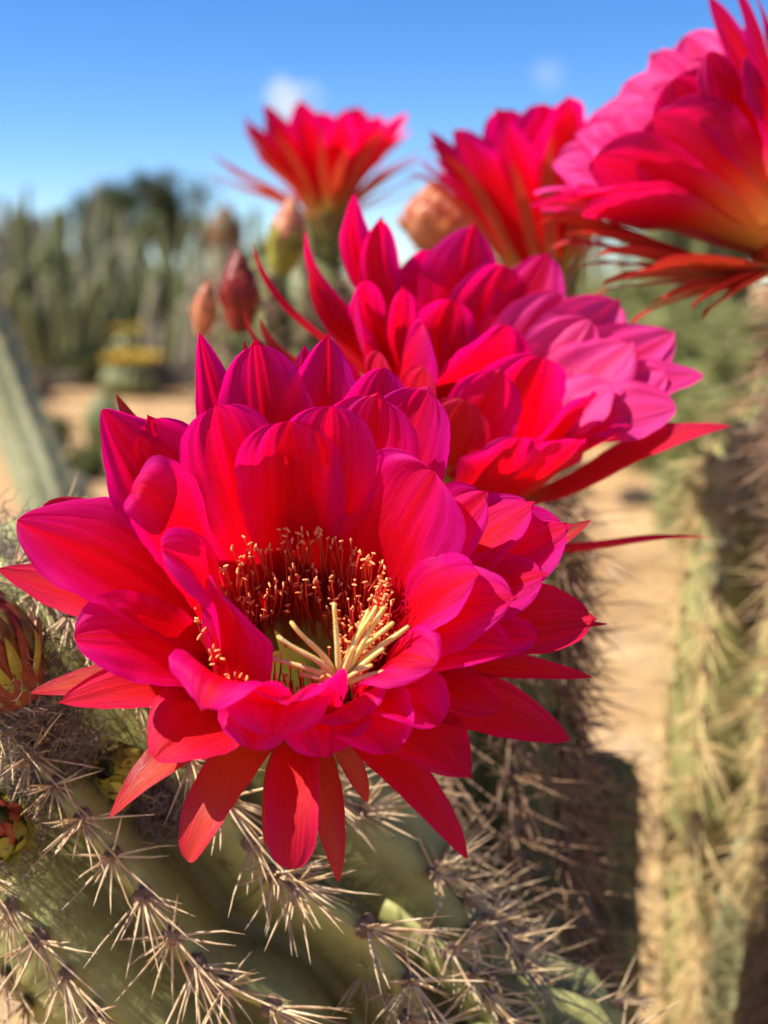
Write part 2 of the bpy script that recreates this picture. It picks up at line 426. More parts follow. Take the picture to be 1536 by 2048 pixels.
ANTHER_MESH = None
def anther_mesh():
    global ANTHER_MESH
    if ANTHER_MESH: return ANTHER_MESH
    V = []; F = []; n, m = 7, 8
    for i in range(n):
        k = -1 + 2 * i / (n - 1); rr = math.sqrt(max(0.02, 1 - abs(k)**2.6))
        for j in range(m):
            q = 2 * math.pi * j / m
            r = rr * (1 + 0.15 * math.sin(3 * q + k * 4) - (0.25 if j in (0, 4) else 0))
            V.append((math.cos(q) * r * 0.00042, math.sin(q) * r * 0.00036, k * 0.00105))
    for i in range(n - 1):
        for j in range(m):
            F.append((i * m + j, i * m + (j + 1) % m, (i + 1) * m + (j + 1) % m, (i + 1) * m + j))
    F.append(tuple(range(m - 1, -1, -1))); F.append(tuple((n - 1) * m + j for j in range(m)))
    me = bpy.data.meshes.new('anther'); me.from_pydata(V, [], F)
    me.polygons.foreach_set('use_smooth', np.ones(len(F), dtype=bool)); me.materials.append(M_ANTHER)
    ANTHER_MESH = me; return me

def stamen(fl, base, tipp, bulge, rad=0.00032):
    mid = (base + tipp) / 2 + bulge
    p1 = base + (mid - base) * 1.15; p2 = tipp - (tipp - mid) * 0.7
    pts = bez(base, p1, p2, tipp, np.linspace(0, 1, 9))
    V, F = tube_mesh(pts - fl.base, [rad] * 6 + [rad * 0.8, rad * 0.65, rad * 0.5], 5)
    st = mesh_obj('stamen', V, F, M_FIL, fl.root)
    an = bpy.data.objects.new('anther', anther_mesh()); COL.objects.link(an); an.parent = st
    an.location = tuple(tipp - fl.base)
    an.rotation_euler = (rnd.uniform(0, 3.1), rnd.uniform(0, 3.1), rnd.uniform(0, 3.1))
    sc_ = rnd.uniform(.85, 1.15); an.scale = (sc_, sc_, sc_ * rnd.uniform(0.8, 1.15))

# ================================================================== FRONT FLOWER
f1 = Flower(595, 1250, 0.38, (0.0, 0.643, 0.766), 'large open magenta red cactus flower showing cream stigma and its ring of stamens', drop=0.085)
f1.tube(r_top=0.0250, length=0.065, h_top=-0.021, r_bot=0.009)
pt = f1.petal
# far side, outer row
pt(398, 664, 4.2, 1.75, 'outer', b1=62, cup=0.5, mat=M_PETAL, shape=(0.58, .34, 1.7, .85))
pt(232, 788, 2.2, 1.3, 'sepal', b1=50)
pt(488, 680, 3.6, 1.2, 'sepal', b1=60)
pt(512, 690, 4.4, 2.75, 'inner', b1=62, cup=0.35, ruf=.03)
pt(655, 674, 4.4, 2.5, 'inner', b1=66, cup=0.4, shape=(0.6, .3, 2.0, .7))
pt(770, 735, 4.0, 2.3, 'inner', b1=60, cup=0.4)
# far side, inner row
FL = (0.72, .5, 3.0, .44)
pt(432, 812, 4.3, 2.7, 'inner', b1=66, cup=0.3, ruf=.07, shape=FL)
pt(755, 796, 4.2, 2.9, 'inner', b1=66, cup=0.25, shape=FL)
pt(575, 842, 4.1, 2.9, 'inner', b1=68, cup=0.25, shape=FL)
pt(660, 812, 4.5, 2.7, 'inner', b1=68, cup=0.25, shape=FL)
pt(853, 782, 4.0, 2.7, 'inner', b1=60, cup=0.3, ruf=.08, shape=FL)
# left
pt(204, 818, 3.7, 3.2, 'inner', b1=48, cup=0.5, shape=(0.60, .3, 1.9, .72))
pt(262, 985, 4.2, 2.2, 'inner', b1=-60, cup=0.4, k2=.30)
pt(34, 1040, 2.6, 3.5, 'inner', b1=18, cup=0.35, shape=(0.62, .3, 2.0, .66))
pt(86, 1010, 1.2, 2.3, 'outer', b1=20, cup=0.5)
pt(-6, 1138, 0.2, 2.1, 'outer', b1=12, cup=0.4, shape=(.5, .4, 1.7, .8))
pt(148, 1275, 1.5, 2.7, 'outer', b1=5, cup=0.35, mat=M_PETAL, shape=(.6, .4, 2.6, .5))
pt(60, 1386, -1.0, 1.4, 'sepal', b1=-5)
pt(122, 1405, -0.5, 1.7, 'outer', b1=0, cup=0.6, shape=(.5, .5, 1.9, .75))
# inner ring, left and front
pt(322, 1095, 4.6, 2.6, 'inner', b1=40, cup=0.5, edge=-.8)
pt(436, 1182, 4.1, 2.5, 'inner', b1=70, cup=0.5, edge=-.4, bphi=228, b0=55)
pt(405, 1412, 2.3, 3.0, 'inner', b1=-35, cup=0.3, ruf=.1)
pt(575, 1405, 2.8, 2.8, 'inner', b1=30, cup=0.5, ruf=.1, b0=40)
pt(545, 1472, 1.6, 2.8, 'inner', b1=-35, cup=0.4, ruf=.1)
pt(716, 1442, 1.0, 2.6, 'inner', b1=-22, cup=0.35, ruf=.08, b0=30, h0=-2.4)
pt(655, 1510, 0.6, 2.6, 'inner', b1=-40, cup=0.4)
pt(880, 1448, 0.9, 2.2, 'inner', b1=-10, cup=0.5, ruf=.08)
# right
pt(868, 942, 3.7, 3.9, 'inner', b1=50, cup=0.3, ruf=.08, shape=FL, roll=12)
pt(968, 990, 3.2, 2.4, 'inner', b1=35, cup=0.4)
pt(952, 1150, 3.2, 2.5, 'inner', b1=40, cup=0.4, ruf=.08)
pt(1022, 1196, 2.7, 2.4, 'inner', b1=15, cup=0.3, edge=-.8, ruf=.08)
pt(872, 1330, 2.2, 2.2, 'inner', b1=5, cup=0.5, edge=-.8)
pt(1018, 1298, 1.6, 2.1, 'inner', b1=5, cup=0.5, edge=.6)
pt(1130, 1055, 1.8, 3.0, 'inner', b1=22, cup=0.5)
pt(1183, 1040, 0.9, 1.5, 'sepal', b1=25)
pt(1182, 1238, 0.5, 2.6, 'outer', b1=8, cup=0.4, shape=(.62, .35, 2.6, .5))
pt(1186, 1355, -0.8, 1.1, 'sepal', b1=-5, cup=.7, mat=M_OUTER)
pt(1140, 1480, -1.2, 1.9, 'outer', b1=-2, cup=.6, shape=(.55, .45, 1.7, .74))
pt(941, 1552, -1.0, 2.6, 'outer', b1=-15, cup=.5, shape=(.55, .45, 1.7, .74))
pt(935, 1718, -3.0, 1.3, 'sepal', b1=-40, mat=M_OUTER)
pt(1128, 1216, -1.6, 1.0, 'sepal', b1=-20, mat=M_OUTER)
pt(1217, 1248, -2.0, 0.9, 'sepal', b1=-10, mat=M_OUTER)
# hanging sepals
pt(218, 1637, -2.2, 1.3, 'sepal', b1=-35)
pt(308, 1518, -0.6, 2.6, 'outer', b1=-25, cup=.3, shape=(.55, .4, 2.3, .55))
pt(375, 1722, -3.0, 1.5, 'sepal', b1=-55, shape=(.5, .5, 2.6, .55))
pt(533, 1695, -4.4, 0.7, 'sepal', b1=-60)
pt(583, 1738, -3.0, 1.4, 'sepal', b1=-60, shape=(.6, .55, 3.0, .5), mat=M_OUTER)
pt(678, 1765, -4.2, 0.95, 'sepal', b1=-65)
pt(735, 1605, -4.8, 0.7, 'sepal', b1=-60)
pt(610, 690, 3.6, 2.0, 'outer', b1=60, cup=.5, mat=M_PETAL, shape=(.55, .4, 1.7, .8))
pt(300, 840, 3.0, 2.4, 'inner', b1=55, cup=.4)
pt(240, 930, 2.2, 2.4, 'outer', b1=35, cup=.4, mat=M_PETAL)
pt(1060, 1010, 2.2, 2.6, 'inner', b1=30, cup=.4)
pt(1085, 1150, 1.8, 2.4, 'inner', b1=20, cup=.4)
pt(1075, 1275, 1.2, 2.0, 'inner', b1=5, cup=.5)
pt(790, 1500, 0.6, 2.2, 'inner', b1=-25, cup=.5)
pt(505, 1500, 0.8, 2.2, 'inner', b1=-35, cup=.4)
pt(1000, 1420, 0.2, 2.0, 'outer', b1=-5, cup=.5)
# stamens
def stamen_spot(i, n):
    phi = rnd.uniform(0, 2 * math.pi); k = i / n
    if k < .34:     # the ring at the mouth of the tube
        rb, hb = 0.0262, rnd.uniform(-0.016, -0.010); rt, ht = rnd.uniform(0.0245, 0.0292), rnd.uniform(0.003, 0.0125)
    elif k < .48:   # the lit tuft beside the stigma
        phi = rnd.uniform(-.75, .12); rb, hb = 0.024, rnd.uniform(-0.02, -0.012); rt, ht = rnd.uniform(0.021, 0.0275), rnd.uniform(0.004, 0.019)
    else:           # the lower bundle
        rb, hb = rnd.uniform(0.018, 0.0240), rnd.uniform(-0.036, -0.018); rt, ht = rnd.uniform(0.012, 0.0265), rnd.uniform(-0.013, 0.006)
    return f1.at(rb, phi, hb), f1.at(rt, phi + rnd.uniform(-.16, .16), ht), -f1.e(phi) * rnd.uniform(-0.0008, 0.0034) + f1.A * rnd.uniform(-.001, .002)
for i in range(290):
    stamen(f1, *stamen_spot(i, 290))
# the rest of the stamens, as one mass
V = []; F = []; V2 = []; F2 = []
for i in range(330):
    b_, t_, bu = stamen_spot(i, 330); mid_ = (b_ + t_) / 2 + bu
    v, f = tube_mesh(bez(b_, b_ + (mid_ - b_) * 1.15, t_ - (t_ - mid_) * .7, t_, np.linspace(0, 1, 7)) - f1.base, [.00030] * 5 + [.00024, .0002], 4)
    o_ = len(V); V += list(v); F += [tuple(o_ + q for q in ff) for ff in f]
    M3 = Matrix.Rotation(rnd.uniform(0, 6.3), 3, Vector((rnd.gauss(0, 1), rnd.gauss(0, 1), rnd.gauss(0, 1))).normalized())
    o_ = len(V2); V2 += [np.array(M3 @ vv.co) * .95 + (t_ - f1.base) for vv in anther_mesh().vertices]; F2 += [tuple(o_ + q for q in p_.vertices) for p_ in anther_mesh().polygons]
more = mesh_obj('stamen_mass', V, F, M_FIL, f1.root); more['kind'] = 'stuff'
am = mesh_obj('anther_mass', V2, F2, M_ANTHER, more); am['kind'] = 'stuff'
# style and stigma lobes
sc0 = f1.tip(680, 1372, 0.5)
V, F = tube_mesh(bez(f1.at(0.002, 4.7, -0.055), f1.at(0.006, 4.9, -0.03), sc0 - f1.A * 0.015 + f1.V * 0.004, sc0, np.linspace(0, 1, 12)) - f1.base, np.linspace(0.0016, 0.0022, 12), 10)
style = mesh_obj('style', V, F, M_STYLE, f1.root)
for (x, y, h) in ((668, 1205, 2.7), (582, 1240, 2.3), (556, 1270, 2.0), (752, 1206, 2.7), (768, 1222, 2.5), (786, 1245, 2.0),
                  (818, 1252, 1.9), (806, 1262, 1.5), (795, 1338, 1.6), (796, 1352, 1.2), (546, 1318, 1.4), (770, 1300, 2.0), (640, 1330, 1.2), (735, 1225, 2.4), (710, 1290, 2.2), (745, 1330, 1.6), (600, 1350, 1.0)):
    T = f1.tip(x, y, h)
    L = np.linalg.norm(T - sc0); dr = unit(T - sc0)
    pts = bez(sc0 - f1.A * 0.001, sc0 + f1.A * L * 0.25 + dr * L * 0.2, T - dr * L * 0.35 + f1.A * 0.0015, T, np.linspace(0, 1, 12))
    cv = unit(np.array([rnd.gauss(0, 1), rnd.gauss(0, 1), rnd.gauss(0, 1)])) * rnd.uniform(.0004, .0012)
    pts += cv[None, :] * np.sin(np.linspace(0, rnd.uniform(3, 6), 12))[:, None]
    V, F = tube_mesh(pts - f1.base, np.linspace(0.0010, 0.00056, 12) * (1 + .06 * np.sin(np.arange(12) * 2.1)), 8)
    mesh_obj('stigma_lobe', V, F, M_STIGMA, style)

# ================================================================== SECOND FLOWER (behind the first)
f2 = Flower(960, 800, 0.50, (0.35, 0.85, 0.40), 'magenta cactus flower crowding behind the open one, its petals hiding its centre', drop=0.085)
f2.tube(r_top=0.0275, length=0.08, h_top=-0.010, r_bot=0.010)
p2 = lambda x, y, dz, w, kind='inner', **k: f2.petal(x, y, None, w, kind, dz=dz, **k)
# left sepals
p2(505, 486, 1.5, 1.1, 'sepal', b1=60, mat=M_OUTER)
p2(489, 616, 0.5, 0.8, 'sepal', b1=70)
p2(520, 636, 0.8, 1.2, 'sepal', b1=60)
p2(612, 460, 1.5, 1.7, 'outer', b1=75, mat=M_PETAL, shape=(.5, .4, 1.7, .85))
p2(622, 515, 0.8, 1.9, 'outer', b1=75, shape=(.5, .4, 1.8, .8))
p2(708, 388, 2.6, 2.4, 'outer', b1=80, mat=M_PETAL, shape=(.58, .4, 1.8, .75))
p2(762, 440, 3.0, 2.4, 'inner', b1=85, cup=.35)
p2(730, 560, 1.0, 2.2, 'inner', b1=85, cup=.5)
p2(715, 590, -1.0, 2.2, 'outer', b1=85, mat=M_PETAL)
p2(660, 672, -2.2, 2.3, 'outer', b1=80, mat=M_PETAL)
# far side
p2(948, 452, 4.2, 4.0, 'inner', b1=70, cup=.35, shape=(.62, .45, 1.9, .7))
p2(860, 500, 4.0, 3.0, 'inner', b1=75, cup=.35)
p2(1010, 530, 4.0, 3.4, 'inner', b1=75, cup=.3, ruf=.07)
p2(1096, 512, 4.6, 2.6, 'inner', b1=60, cup=.3, ruf=.08)
p2(905, 600, 2.6, 2.8, 'inner', b1=85, cup=.3)
# right
RR = dict(cup=.45, mat=M_SUNLIT, roll=26, shape=(.62, .44, 2.1, .56))
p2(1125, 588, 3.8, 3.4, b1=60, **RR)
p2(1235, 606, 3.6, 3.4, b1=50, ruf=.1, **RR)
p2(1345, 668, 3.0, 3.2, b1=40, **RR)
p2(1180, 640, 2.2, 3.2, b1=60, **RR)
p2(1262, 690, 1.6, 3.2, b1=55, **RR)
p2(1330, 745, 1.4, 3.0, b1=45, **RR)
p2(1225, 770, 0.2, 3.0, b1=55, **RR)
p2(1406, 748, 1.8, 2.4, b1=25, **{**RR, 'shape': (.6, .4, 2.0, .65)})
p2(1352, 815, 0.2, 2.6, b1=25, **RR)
p2(1260, 850, -1.4, 2.4, b1=40, cup=.5)
# near side, seen from outside
NS = dict(b0=42, h0=-2.6, r0=2.2)
p2(805, 578, 0.8, 1.9, 'inner', b1=85, cup=.5, edge=.6)
p2(1012, 650, -1.0, 3.0, 'inner', b1=75, cup=.4)
p2(845, 646, -2.6, 3.6, 'inner', b1=85, cup=.5, ruf=.05, **NS)
p2(1085, 714, -3.0, 3.9, 'inner', b1=80, cup=.5, ruf=.05, **NS)
p2(1190, 790, -2.6, 3.0, 'inner', b1=65, cup=.5, **NS)
p2(1000, 744, -4.4, 2.5, 'inner', b1=85, cup=.2, edge=-.6, **NS)
p2(760, 705, -3.2, 2.2, 'outer', b1=85, cup=.4, **NS)
p2(850, 735, -3.6, 2.2, 'outer', b1=85, cup=.4, **NS)
p2(930, 800, -4.4, 2.6, 'outer', b1=85, cup=.4, **NS)
p2(1040, 876, -4.2, 2.6, 'inner', b1=75, cup=.5, b0=30, h0=-3.2, r0=2.2)
p2(1160, 880, -3.6, 2.8, 'inner', b1=65, cup=.5, b0=30, h0=-3.2, r0=2.2)
p2(1236, 872, -3.2, 1.9, 'sepal', b1=45, cup=.6, mat=M_OUTER, b0=20, h0=-3.6)
p2(1462, 852, -0.8, 1.8, 'sepal', b1=25, cup=.6, mat=M_OUTER, b0=10, h0=-3.8)
p2(1415, 850, 1.0, 1.1, 'sepal', b1=25, cup=.6)
p2(1424, 1076, -2.4, 1.2, 'sepal', b1=25, cup=.8, mat=M_OUTER, b0=-30, h0=-4.2)

# ================================================================== FLOWER AT THE RIGHT EDGE
f4 = Flower(1548, 458, 0.56, (-0.68, 0.72, 0.06), 'magenta red cactus flower seen from below with yellow base and drooping narrow sepals', drop=0.06)
f4.tube(r_top=0.015, length=0.07, h_top=-0.002, r_bot=0.010, bend=RT * 0.03)
p4 = lambda x, y, dz, w, kind='inner', **k: f4.petal(x, y, None, w, kind, dz=dz, **{**dict(r0=1.3, h0=-.3, b0=52, k1=.3, k2=.3), **k})
PK = dict(mat=M_SUNLIT, cup=.35, ruf=.12)
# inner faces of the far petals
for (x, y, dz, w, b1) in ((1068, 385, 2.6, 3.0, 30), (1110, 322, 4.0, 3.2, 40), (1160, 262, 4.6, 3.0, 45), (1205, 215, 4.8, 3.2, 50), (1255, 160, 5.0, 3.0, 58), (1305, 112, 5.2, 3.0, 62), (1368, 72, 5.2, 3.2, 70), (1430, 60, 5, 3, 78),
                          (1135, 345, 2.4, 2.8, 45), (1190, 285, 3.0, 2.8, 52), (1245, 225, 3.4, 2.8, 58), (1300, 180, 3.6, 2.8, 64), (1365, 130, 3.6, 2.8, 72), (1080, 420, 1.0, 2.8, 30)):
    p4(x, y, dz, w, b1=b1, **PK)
# outer faces of the near petals
FN = dict(mat=M_FAN, cup=.4, b0=64, shape=(.62, .34, 2.2, .54))
for (x, y, dz, w, b1, kd) in ((1150, 392, -1.6, 3.4, 38, 'outer'), (1186, 318, -2.2, 4.0, 48, 'inner'), (1306, 235, -3.4, 4.4, 58, 'inner'), (1345, 158, -2.6, 4.0, 66, 'inner'), (1415, 105, -3.0, 3.8, 75, 'inner'),
                              (1165, 425, -2.4, 2.8, 30, 'outer'), (1060, 412, -.4, 2.6, 26, 'outer'), (1490, 110, -3.4, 3.6, 84, 'inner'), (1560, 120, -3.2, 3.6, 92, 'inner'), (1640, 190, -2, 3.4, 98, 'inner')):
    p4(x, y, dz, w, kd, b1=b1, **FN)
SPK = (.5, .45, 1.6, .85)
for (x, y, dz, w) in ((1416, -12, 1.2, 2.0), (1428, 40, -1.0, 2.0), (1462, -40, -1.5, 2.2), (1505, -20, -2.5, 2.4), (1550, -10, -3.0, 2.2), (1600, 30, -2, 2.2)):
    p4(x, y, dz, w, 'outer', b1=80, shape=SPK, mat=M_PETAL)
for (x, y, dz, w, b1) in ((1075, 450, -.6, 1.5, 8), (1120, 478, -1.4, 1.4, 2), (1100, 500, .8, 1.2, 2), (1180, 520, -2.0, 1.3, -6), (1150, 545, .4, 1.1, -4), (1200, 575, -.6, 1.1, -12), (1262, 652, -2.2, 1.1, -22), (1325, 600, -2.6, 1.1, -22),
                          (1380, 622, -2.8, 1.0, -32), (1405, 640, -1.8, .9, -36), (1250, 560, -2.6, 1.2, -10), (1215, 545, 2, 1.0, -6), (1300, 540, -3.2, 1.2, -10), (1450, 600, -2.4, .9, -40), (1180, 600, 1.6, 1.0, -14), (1290, 620, .6, 1., -20)):
    p4(x, y, dz, w, 'sepal', b0=20, b1=b1 * .5, r0=1.4, h0=-1.4, k1=.25, k2=.2)

def auto_flower(fl, rng, r_rim, h_rim, n_in=14, n_out=12, n_sep=16, w=2.6, spread=1.0, sep_r=1.25, sep_h=0.55, low=True):
    """a flower with petals all round, spaced by the golden angle"""
    q = dict(nt=16, ns=6) if low else {}
    for i in range(n_in):
        ph = i * 2.39996 + rng.uniform(-.15, .15); f = rng.uniform(.72, .95)
        T = fl.at(r_rim * f * rng.uniform(.75, .95), ph, h_rim * rng.uniform(.86, 1.0))
        fl.petal(0, 0, T=T, w=w * rng.uniform(.85, 1.1), b0=75, b1=rng.uniform(40, 65), r0=1.5, h0=-.2, **q)
    for i in range(n_out):
        ph = i * 2 * math.pi / n_out + rng.uniform(-.12, .12)
        T = fl.at(r_rim * rng.uniform(.92, 1.05), ph, h_rim * rng.uniform(.82, 1.0))
        fl.petal(0, 0, T=T, w=w * rng.uniform(.7, .95), kind='outer', mat=M_PETAL, b0=70, b1=rng.uniform(40, 60), r0=1.6, h0=-.6, shape=(.58, .4, 1.9, .7), **q)
    for i in range(n_sep):
        ph = i * 2 * math.pi / n_sep + rng.uniform(-.15, .15); k = rng.uniform(0, 1)
        T = fl.at(r_rim * (sep_r + .15 * k), ph, h_rim * (sep_h + rng.uniform(-.28, .22)))
        fl.petal(0, 0, T=T, w=rng.uniform(.6, 1.0), kind='sepal', b0=45, b1=rng.uniform(10, 40), r0=1.6, h0=-1.2, **q)

f3 = Flower(652, 412, 1.0, (0.0, 1.0, -0.02), 'upright magenta cactus flower rising alone against the blue sky', drop=0.06)
f3.tube(r_top=0.017, length=0.075, h_top=0.0, r_bot=0.011); auto_flower(f3, rnd, 0.068, 0.062, w=3.3, n_out=14, n_sep=20)
f3.scales(22, r_top=.017, length=.075, h_top=-.008)
f5 = Flower(1085, 520, 0.74, (-0.14, 1.0, 0.02), 'half hidden magenta red cactus flower beside the pale closed bud', drop=0.06)
f5.tube(r_top=0.017, length=0.075, h_top=0.0, r_bot=0.011); auto_flower(f5, rnd, 0.066, 0.078, w=3.0, n_out=14, n_sep=16, sep_r=.98, sep_h=.62)
f5.scales(20, r_top=.017, length=.075, h_top=-.008)

# ================================================================== BUDS
def bud_mats():
    a = simple('bud_scale_olive', (0.16, 0.13, 0.02), (0.33, 0.30, 0.04), rough=0.45, scale=120)
    b = simple('bud_scale_maroon', (0.14, 0.015, 0.012), (0.26, 0.05, 0.02), rough=0.4, scale=120)
    c = simple('bud_scale_pink', (0.60, 0.16, 0.10), (0.62, 0.30, 0.12), rough=0.42, scale=70, trans=.25, ctrans=(.8, .3, .12))
    d = simple('bud_scale_red', (0.17, 0.008, 0.008), (0.30, 0.03, 0.015), rough=0.35, scale=70)
    e = simple('bud_scale_yellow', (0.42, 0.36, 0.05), (0.55, 0.46, 0.10), rough=0.5, scale=150)
    return a, b, c, d, e
M_BO, M_BM, M_BP, M_BR, M_BY = bud_mats()
M_BD = simple('bud_scale_dark', (0.09, 0.05, 0.015), (0.24, 0.18, 0.03), rough=.45, scale=200)
class Bud(Flower):
    def __init__(s, px, py, d, axis_cam, label, length, radius, n, mats, w=0.8, core=None, group=None, open_=0.0):
        Flower.__init__(s, px, py, d, axis_cam, label, drop=0.0, group=group)
        s.root.name = 'flower_bud'; s.root['category'] = 'bud'
        prof = lambda k: radius * (0.55 + 0.45 * math.sin(math.pi * min(1, k * 1.15))) * (1 if k < .5 else math.sqrt(max(0.02, 1 - ((k - .5) / .52)**2)))
        V = []; F = []; UVs = []; n_, m_ = 16, 20
        for i in range(n_):
            k = i / (n_ - 1)
            for j in range(m_):
                q = 2 * math.pi * j / m_
                V.append(s.e(q) * prof(k) * (0.93 - .3 * open_) + s.A * length * k * (.95 - 1.1 * open_)); UVs.append((j / m_, k))
        F = [(i * m_ + j, i * m_ + (j + 1) % m_, (i + 1) * m_ + (j + 1) % m_, (i + 1) * m_ + j) for i in range(n_ - 1) for j in range(m_)]
        F.append(tuple((n_ - 1) * m_ + j for j in range(m_)))
        mesh_obj('bud_core', V, F, core or mats[0], s.root, UVs)
        for i in range(n):
            k = (i + .5) / n; ph = i * 2.39996
            k1 = min(1.02, k * .8 + .42)
            rb, rt = prof(k * .85) * .95, prof(min(.98, k1)) * (1.06 + open_) + 0.0006
            if k1 > .97: rt = radius * (.10 + open_)
            T = s.at(rt, ph + .1, length * k1); mm = mats[min(len(mats) - 1, int(k * len(mats) * .999))]
            s.petal(0, 0, T=T, w=w * (0.8 + .5 * math.sin(math.pi * k)), kind='sepal', r0=rb * 100, h0=length * k * (.85 - .8 * open_) * 100, b0=80, b1=100 - 50 * open_, nt=10, ns=4, mat=mm, name='bud_scale', cup=.5)

def shoot(px, py, d, *a, **k): return Bud(px, py, d, *a, **k)
shoot(44, 1405, 0.42, (-0.38, 0.85, 0.15), 'woolly brown cactus bud with maroon tip and pointed olive scales', 0.046, 0.015, 84, (M_BO, M_BM, M_BD, M_BM, M_BD, M_BM, M_BM), w=.36, open_=.14, core=M_BM)
shoot(262, 1550, 0.455, (-0.22, 0.28, 0.93), 'yellow green rosette bud half sunk in grey wool under the petals', 0.022, 0.0105, 44, (M_BY, M_BY, M_BO), w=.42, open_=.25)
shoot(-12, 1672, 0.43, (0.3, 0.5, 0.8), 'small orange and yellow bud sunk in the wool of the green stem', 0.022, 0.0115, 34, (M_BY, M_BO, M_BM), w=.5, open_=.2)
shoot(560, 548, 0.80, (0.18, 1.0, 0.1), 'closed pink and olive bud pressed against the upright flower', 0.046, 0.0115, 40, (M_BO, M_BP, M_BP), w=.62, open_=.08)
shoot(482, 662, 0.68, (-0.05, 1.0, 0.05), 'plump dark red bud pointing straight up', 0.042, 0.0100, 34, (M_BR, M_BR, M_BM), w=.70, open_=.05)
shoot(402, 672, 0.72, (0.18, 1.0, 0.2), 'small pale pink bud leaning on the dark red one', 0.030, 0.0065, 26, (M_BP, M_BP, M_BP), w=.42, open_=.1)
shoot(868, 500, 0.82, (0.02, 1.0, 0.05), 'fat pale orange bud with rounded top beside the half hidden flower', 0.042, 0.0215, 50, (M_BP, M_BP, M_BP), w=1.0, open_=.05)
shoot(900, 500, 0.90, (0.1, 1.0, 0.05), 'rose tipped bud standing close behind the fat pale orange one', 0.036, 0.013, 30, (M_BP, M_BP, M_BR), w=1.0)

# ================================================================== GROUND
def ground_material():
    m, t = newmat('sand_ground')
    tcn = N(t, 'ShaderNodeTexCoord')
    n1 = noise(t, tcn.outputs['Object'], 1.7, 6, 0.65); n2 = noise(t, tcn.outputs['Object'], 60, 5, 0.7); n3 = noise(t, tcn.outputs['Object'], 9, 4, .6)
    r1 = ramp(t, [(0.25, (0.36, 0.21, 0.10)), (0.46, (0.60, 0.37, 0.165)), (0.7, (0.72, 0.49, 0.255))]); t.links.new(n1.outputs['Fac'], r1.inputs[0])
    r2 = ramp(t, [(0.3, (0.72, 0.70, 0.68)), (0.62, (1.12, 1.12, 1.12))]); t.links.new(n2.outputs['Fac'], r2.inputs[0])
    r3 = ramp(t, [(0.35, (0.80, 0.76, 0.72)), (0.6, (1.05, 1.05, 1.05))]); t.links.new(n3.outputs['Fac'], r3.inputs[0])
    m1 = N(t, 'ShaderNodeMix', data_type='RGBA', blend_type='MULTIPLY'); m1.inputs['Factor'].default_value = 1
    t.links.new(r1.outputs[0], m1.inputs['A']); t.links.new(r2.outputs[0], m1.inputs['B'])
    m2 = N(t, 'ShaderNodeMix', data_type='RGBA', blend_type='MULTIPLY'); m2.inputs['Factor'].default_value = 1
    t.links.new(m1.outputs['Result'], m2.inputs['A']); t.links.new(r3.outputs[0], m2.inputs['B'])
    pr = N(t, 'ShaderNodeBsdfPrincipled'); pr.inputs['Roughness'].default_value = 0.95; pr.inputs['Specular IOR Level'].default_value = .1
    t.links.new(m2.outputs['Result'], pr.inputs['Base Color'])
    bp = N(t, 'ShaderNodeBump'); bp.inputs['Strength'].default_value = 0.6; bp.inputs['Distance'].default_value = 0.02
    t.links.new(n2.outputs['Fac'], bp.inputs['Height']); t.links.new(bp.outputs[0], pr.inputs['Normal'])
    o = N(t, 'ShaderNodeOutputMaterial'); t.links.new(pr.outputs[0], o.inputs['Surface'])
    return m
M_SAND = ground_material()
xs = np.concatenate([np.linspace(-600, -12, 12), np.linspace(-10, 10, 81), np.linspace(12, 600, 12)])
ys = np.concatenate([[-600, -200, -50, -10], np.linspace(-4, 24, 113), np.linspace(28, 1500, 12)])
def gz(x, y):
    k = np.clip(1 - np.abs(x) / 11, 0, 1) * np.clip((26 - y) / 4, 0, 1) * np.clip((y + 6) / 3, 0, 1)
    return k * (0.018 * np.sin(x * 1.9 + .7 * y) + 0.014 * np.sin(y * 2.7 - x) + .008 * np.sin(x * 6.1) * np.sin(y * 5.3))
V = [(x, y, gz(x, y)) for y in ys for x in xs]; nx = len(xs)
F = [(i * nx + j, i * nx + j + 1, (i + 1) * nx + j + 1, (i + 1) * nx + j) for i in range(len(ys) - 1) for j in range(nx - 1)]
gr = mesh_obj('ground', V, F, M_SAND); tag(gr, 'pale orange sandy ground of the cactus garden', 'ground', kind='structure')
# gravel, one mass
M_GRAVEL = simple('gravel_tan', (0.36, 0.24, 0.14), (0.60, 0.46, 0.32), rough=.9, scale=25)
ico = [(0, 0, 1), (.9, 0, .3), (.3, .85, .3), (-.7, .5, .3), (-.7, -.5, .3), (.3, -.85, .3), (0, 0, -.5)]
icf = [(0, i, i % 5 + 1 if i % 5 else 1) for i in range(1, 6)]
icf = [(0, i, i + 1 if i < 5 else 1) for i in range(1, 6)] + [(6, i + 1 if i < 5 else 1, i) for i in range(1, 6)]
V = []; F = []
for i in range(5200):
    y = 1.0 + 11 * rnd.random()**1.5; x = rnd.uniform(-0.42, 0.42) * (y + .6)
    r = rnd.uniform(.004, .013) * (1 + .12 * y) * (2.2 if rnd.random() < .03 else 1); q = rnd.uniform(0, 6.3); b = len(V); zz = gz(x, y)
    for (a, c, h) in ico:
        a2, c2 = a * math.cos(q) - c * math.sin(q), a * math.sin(q) + c * math.cos(q)
        V.append((x + a2 * r * rnd.uniform(.7, 1.2), y + c2 * r * rnd.uniform(.7, 1.2), zz + h * r * .6))
    F += [(b + f_[0], b + f_[1], b + f_[2]) for f_ in icf]
gv = mesh_obj('gravel', V, F, M_GRAVEL, smooth=False); tag(gv, 'loose tan gravel scattered over the sandy ground', 'gravel', kind='stuff')

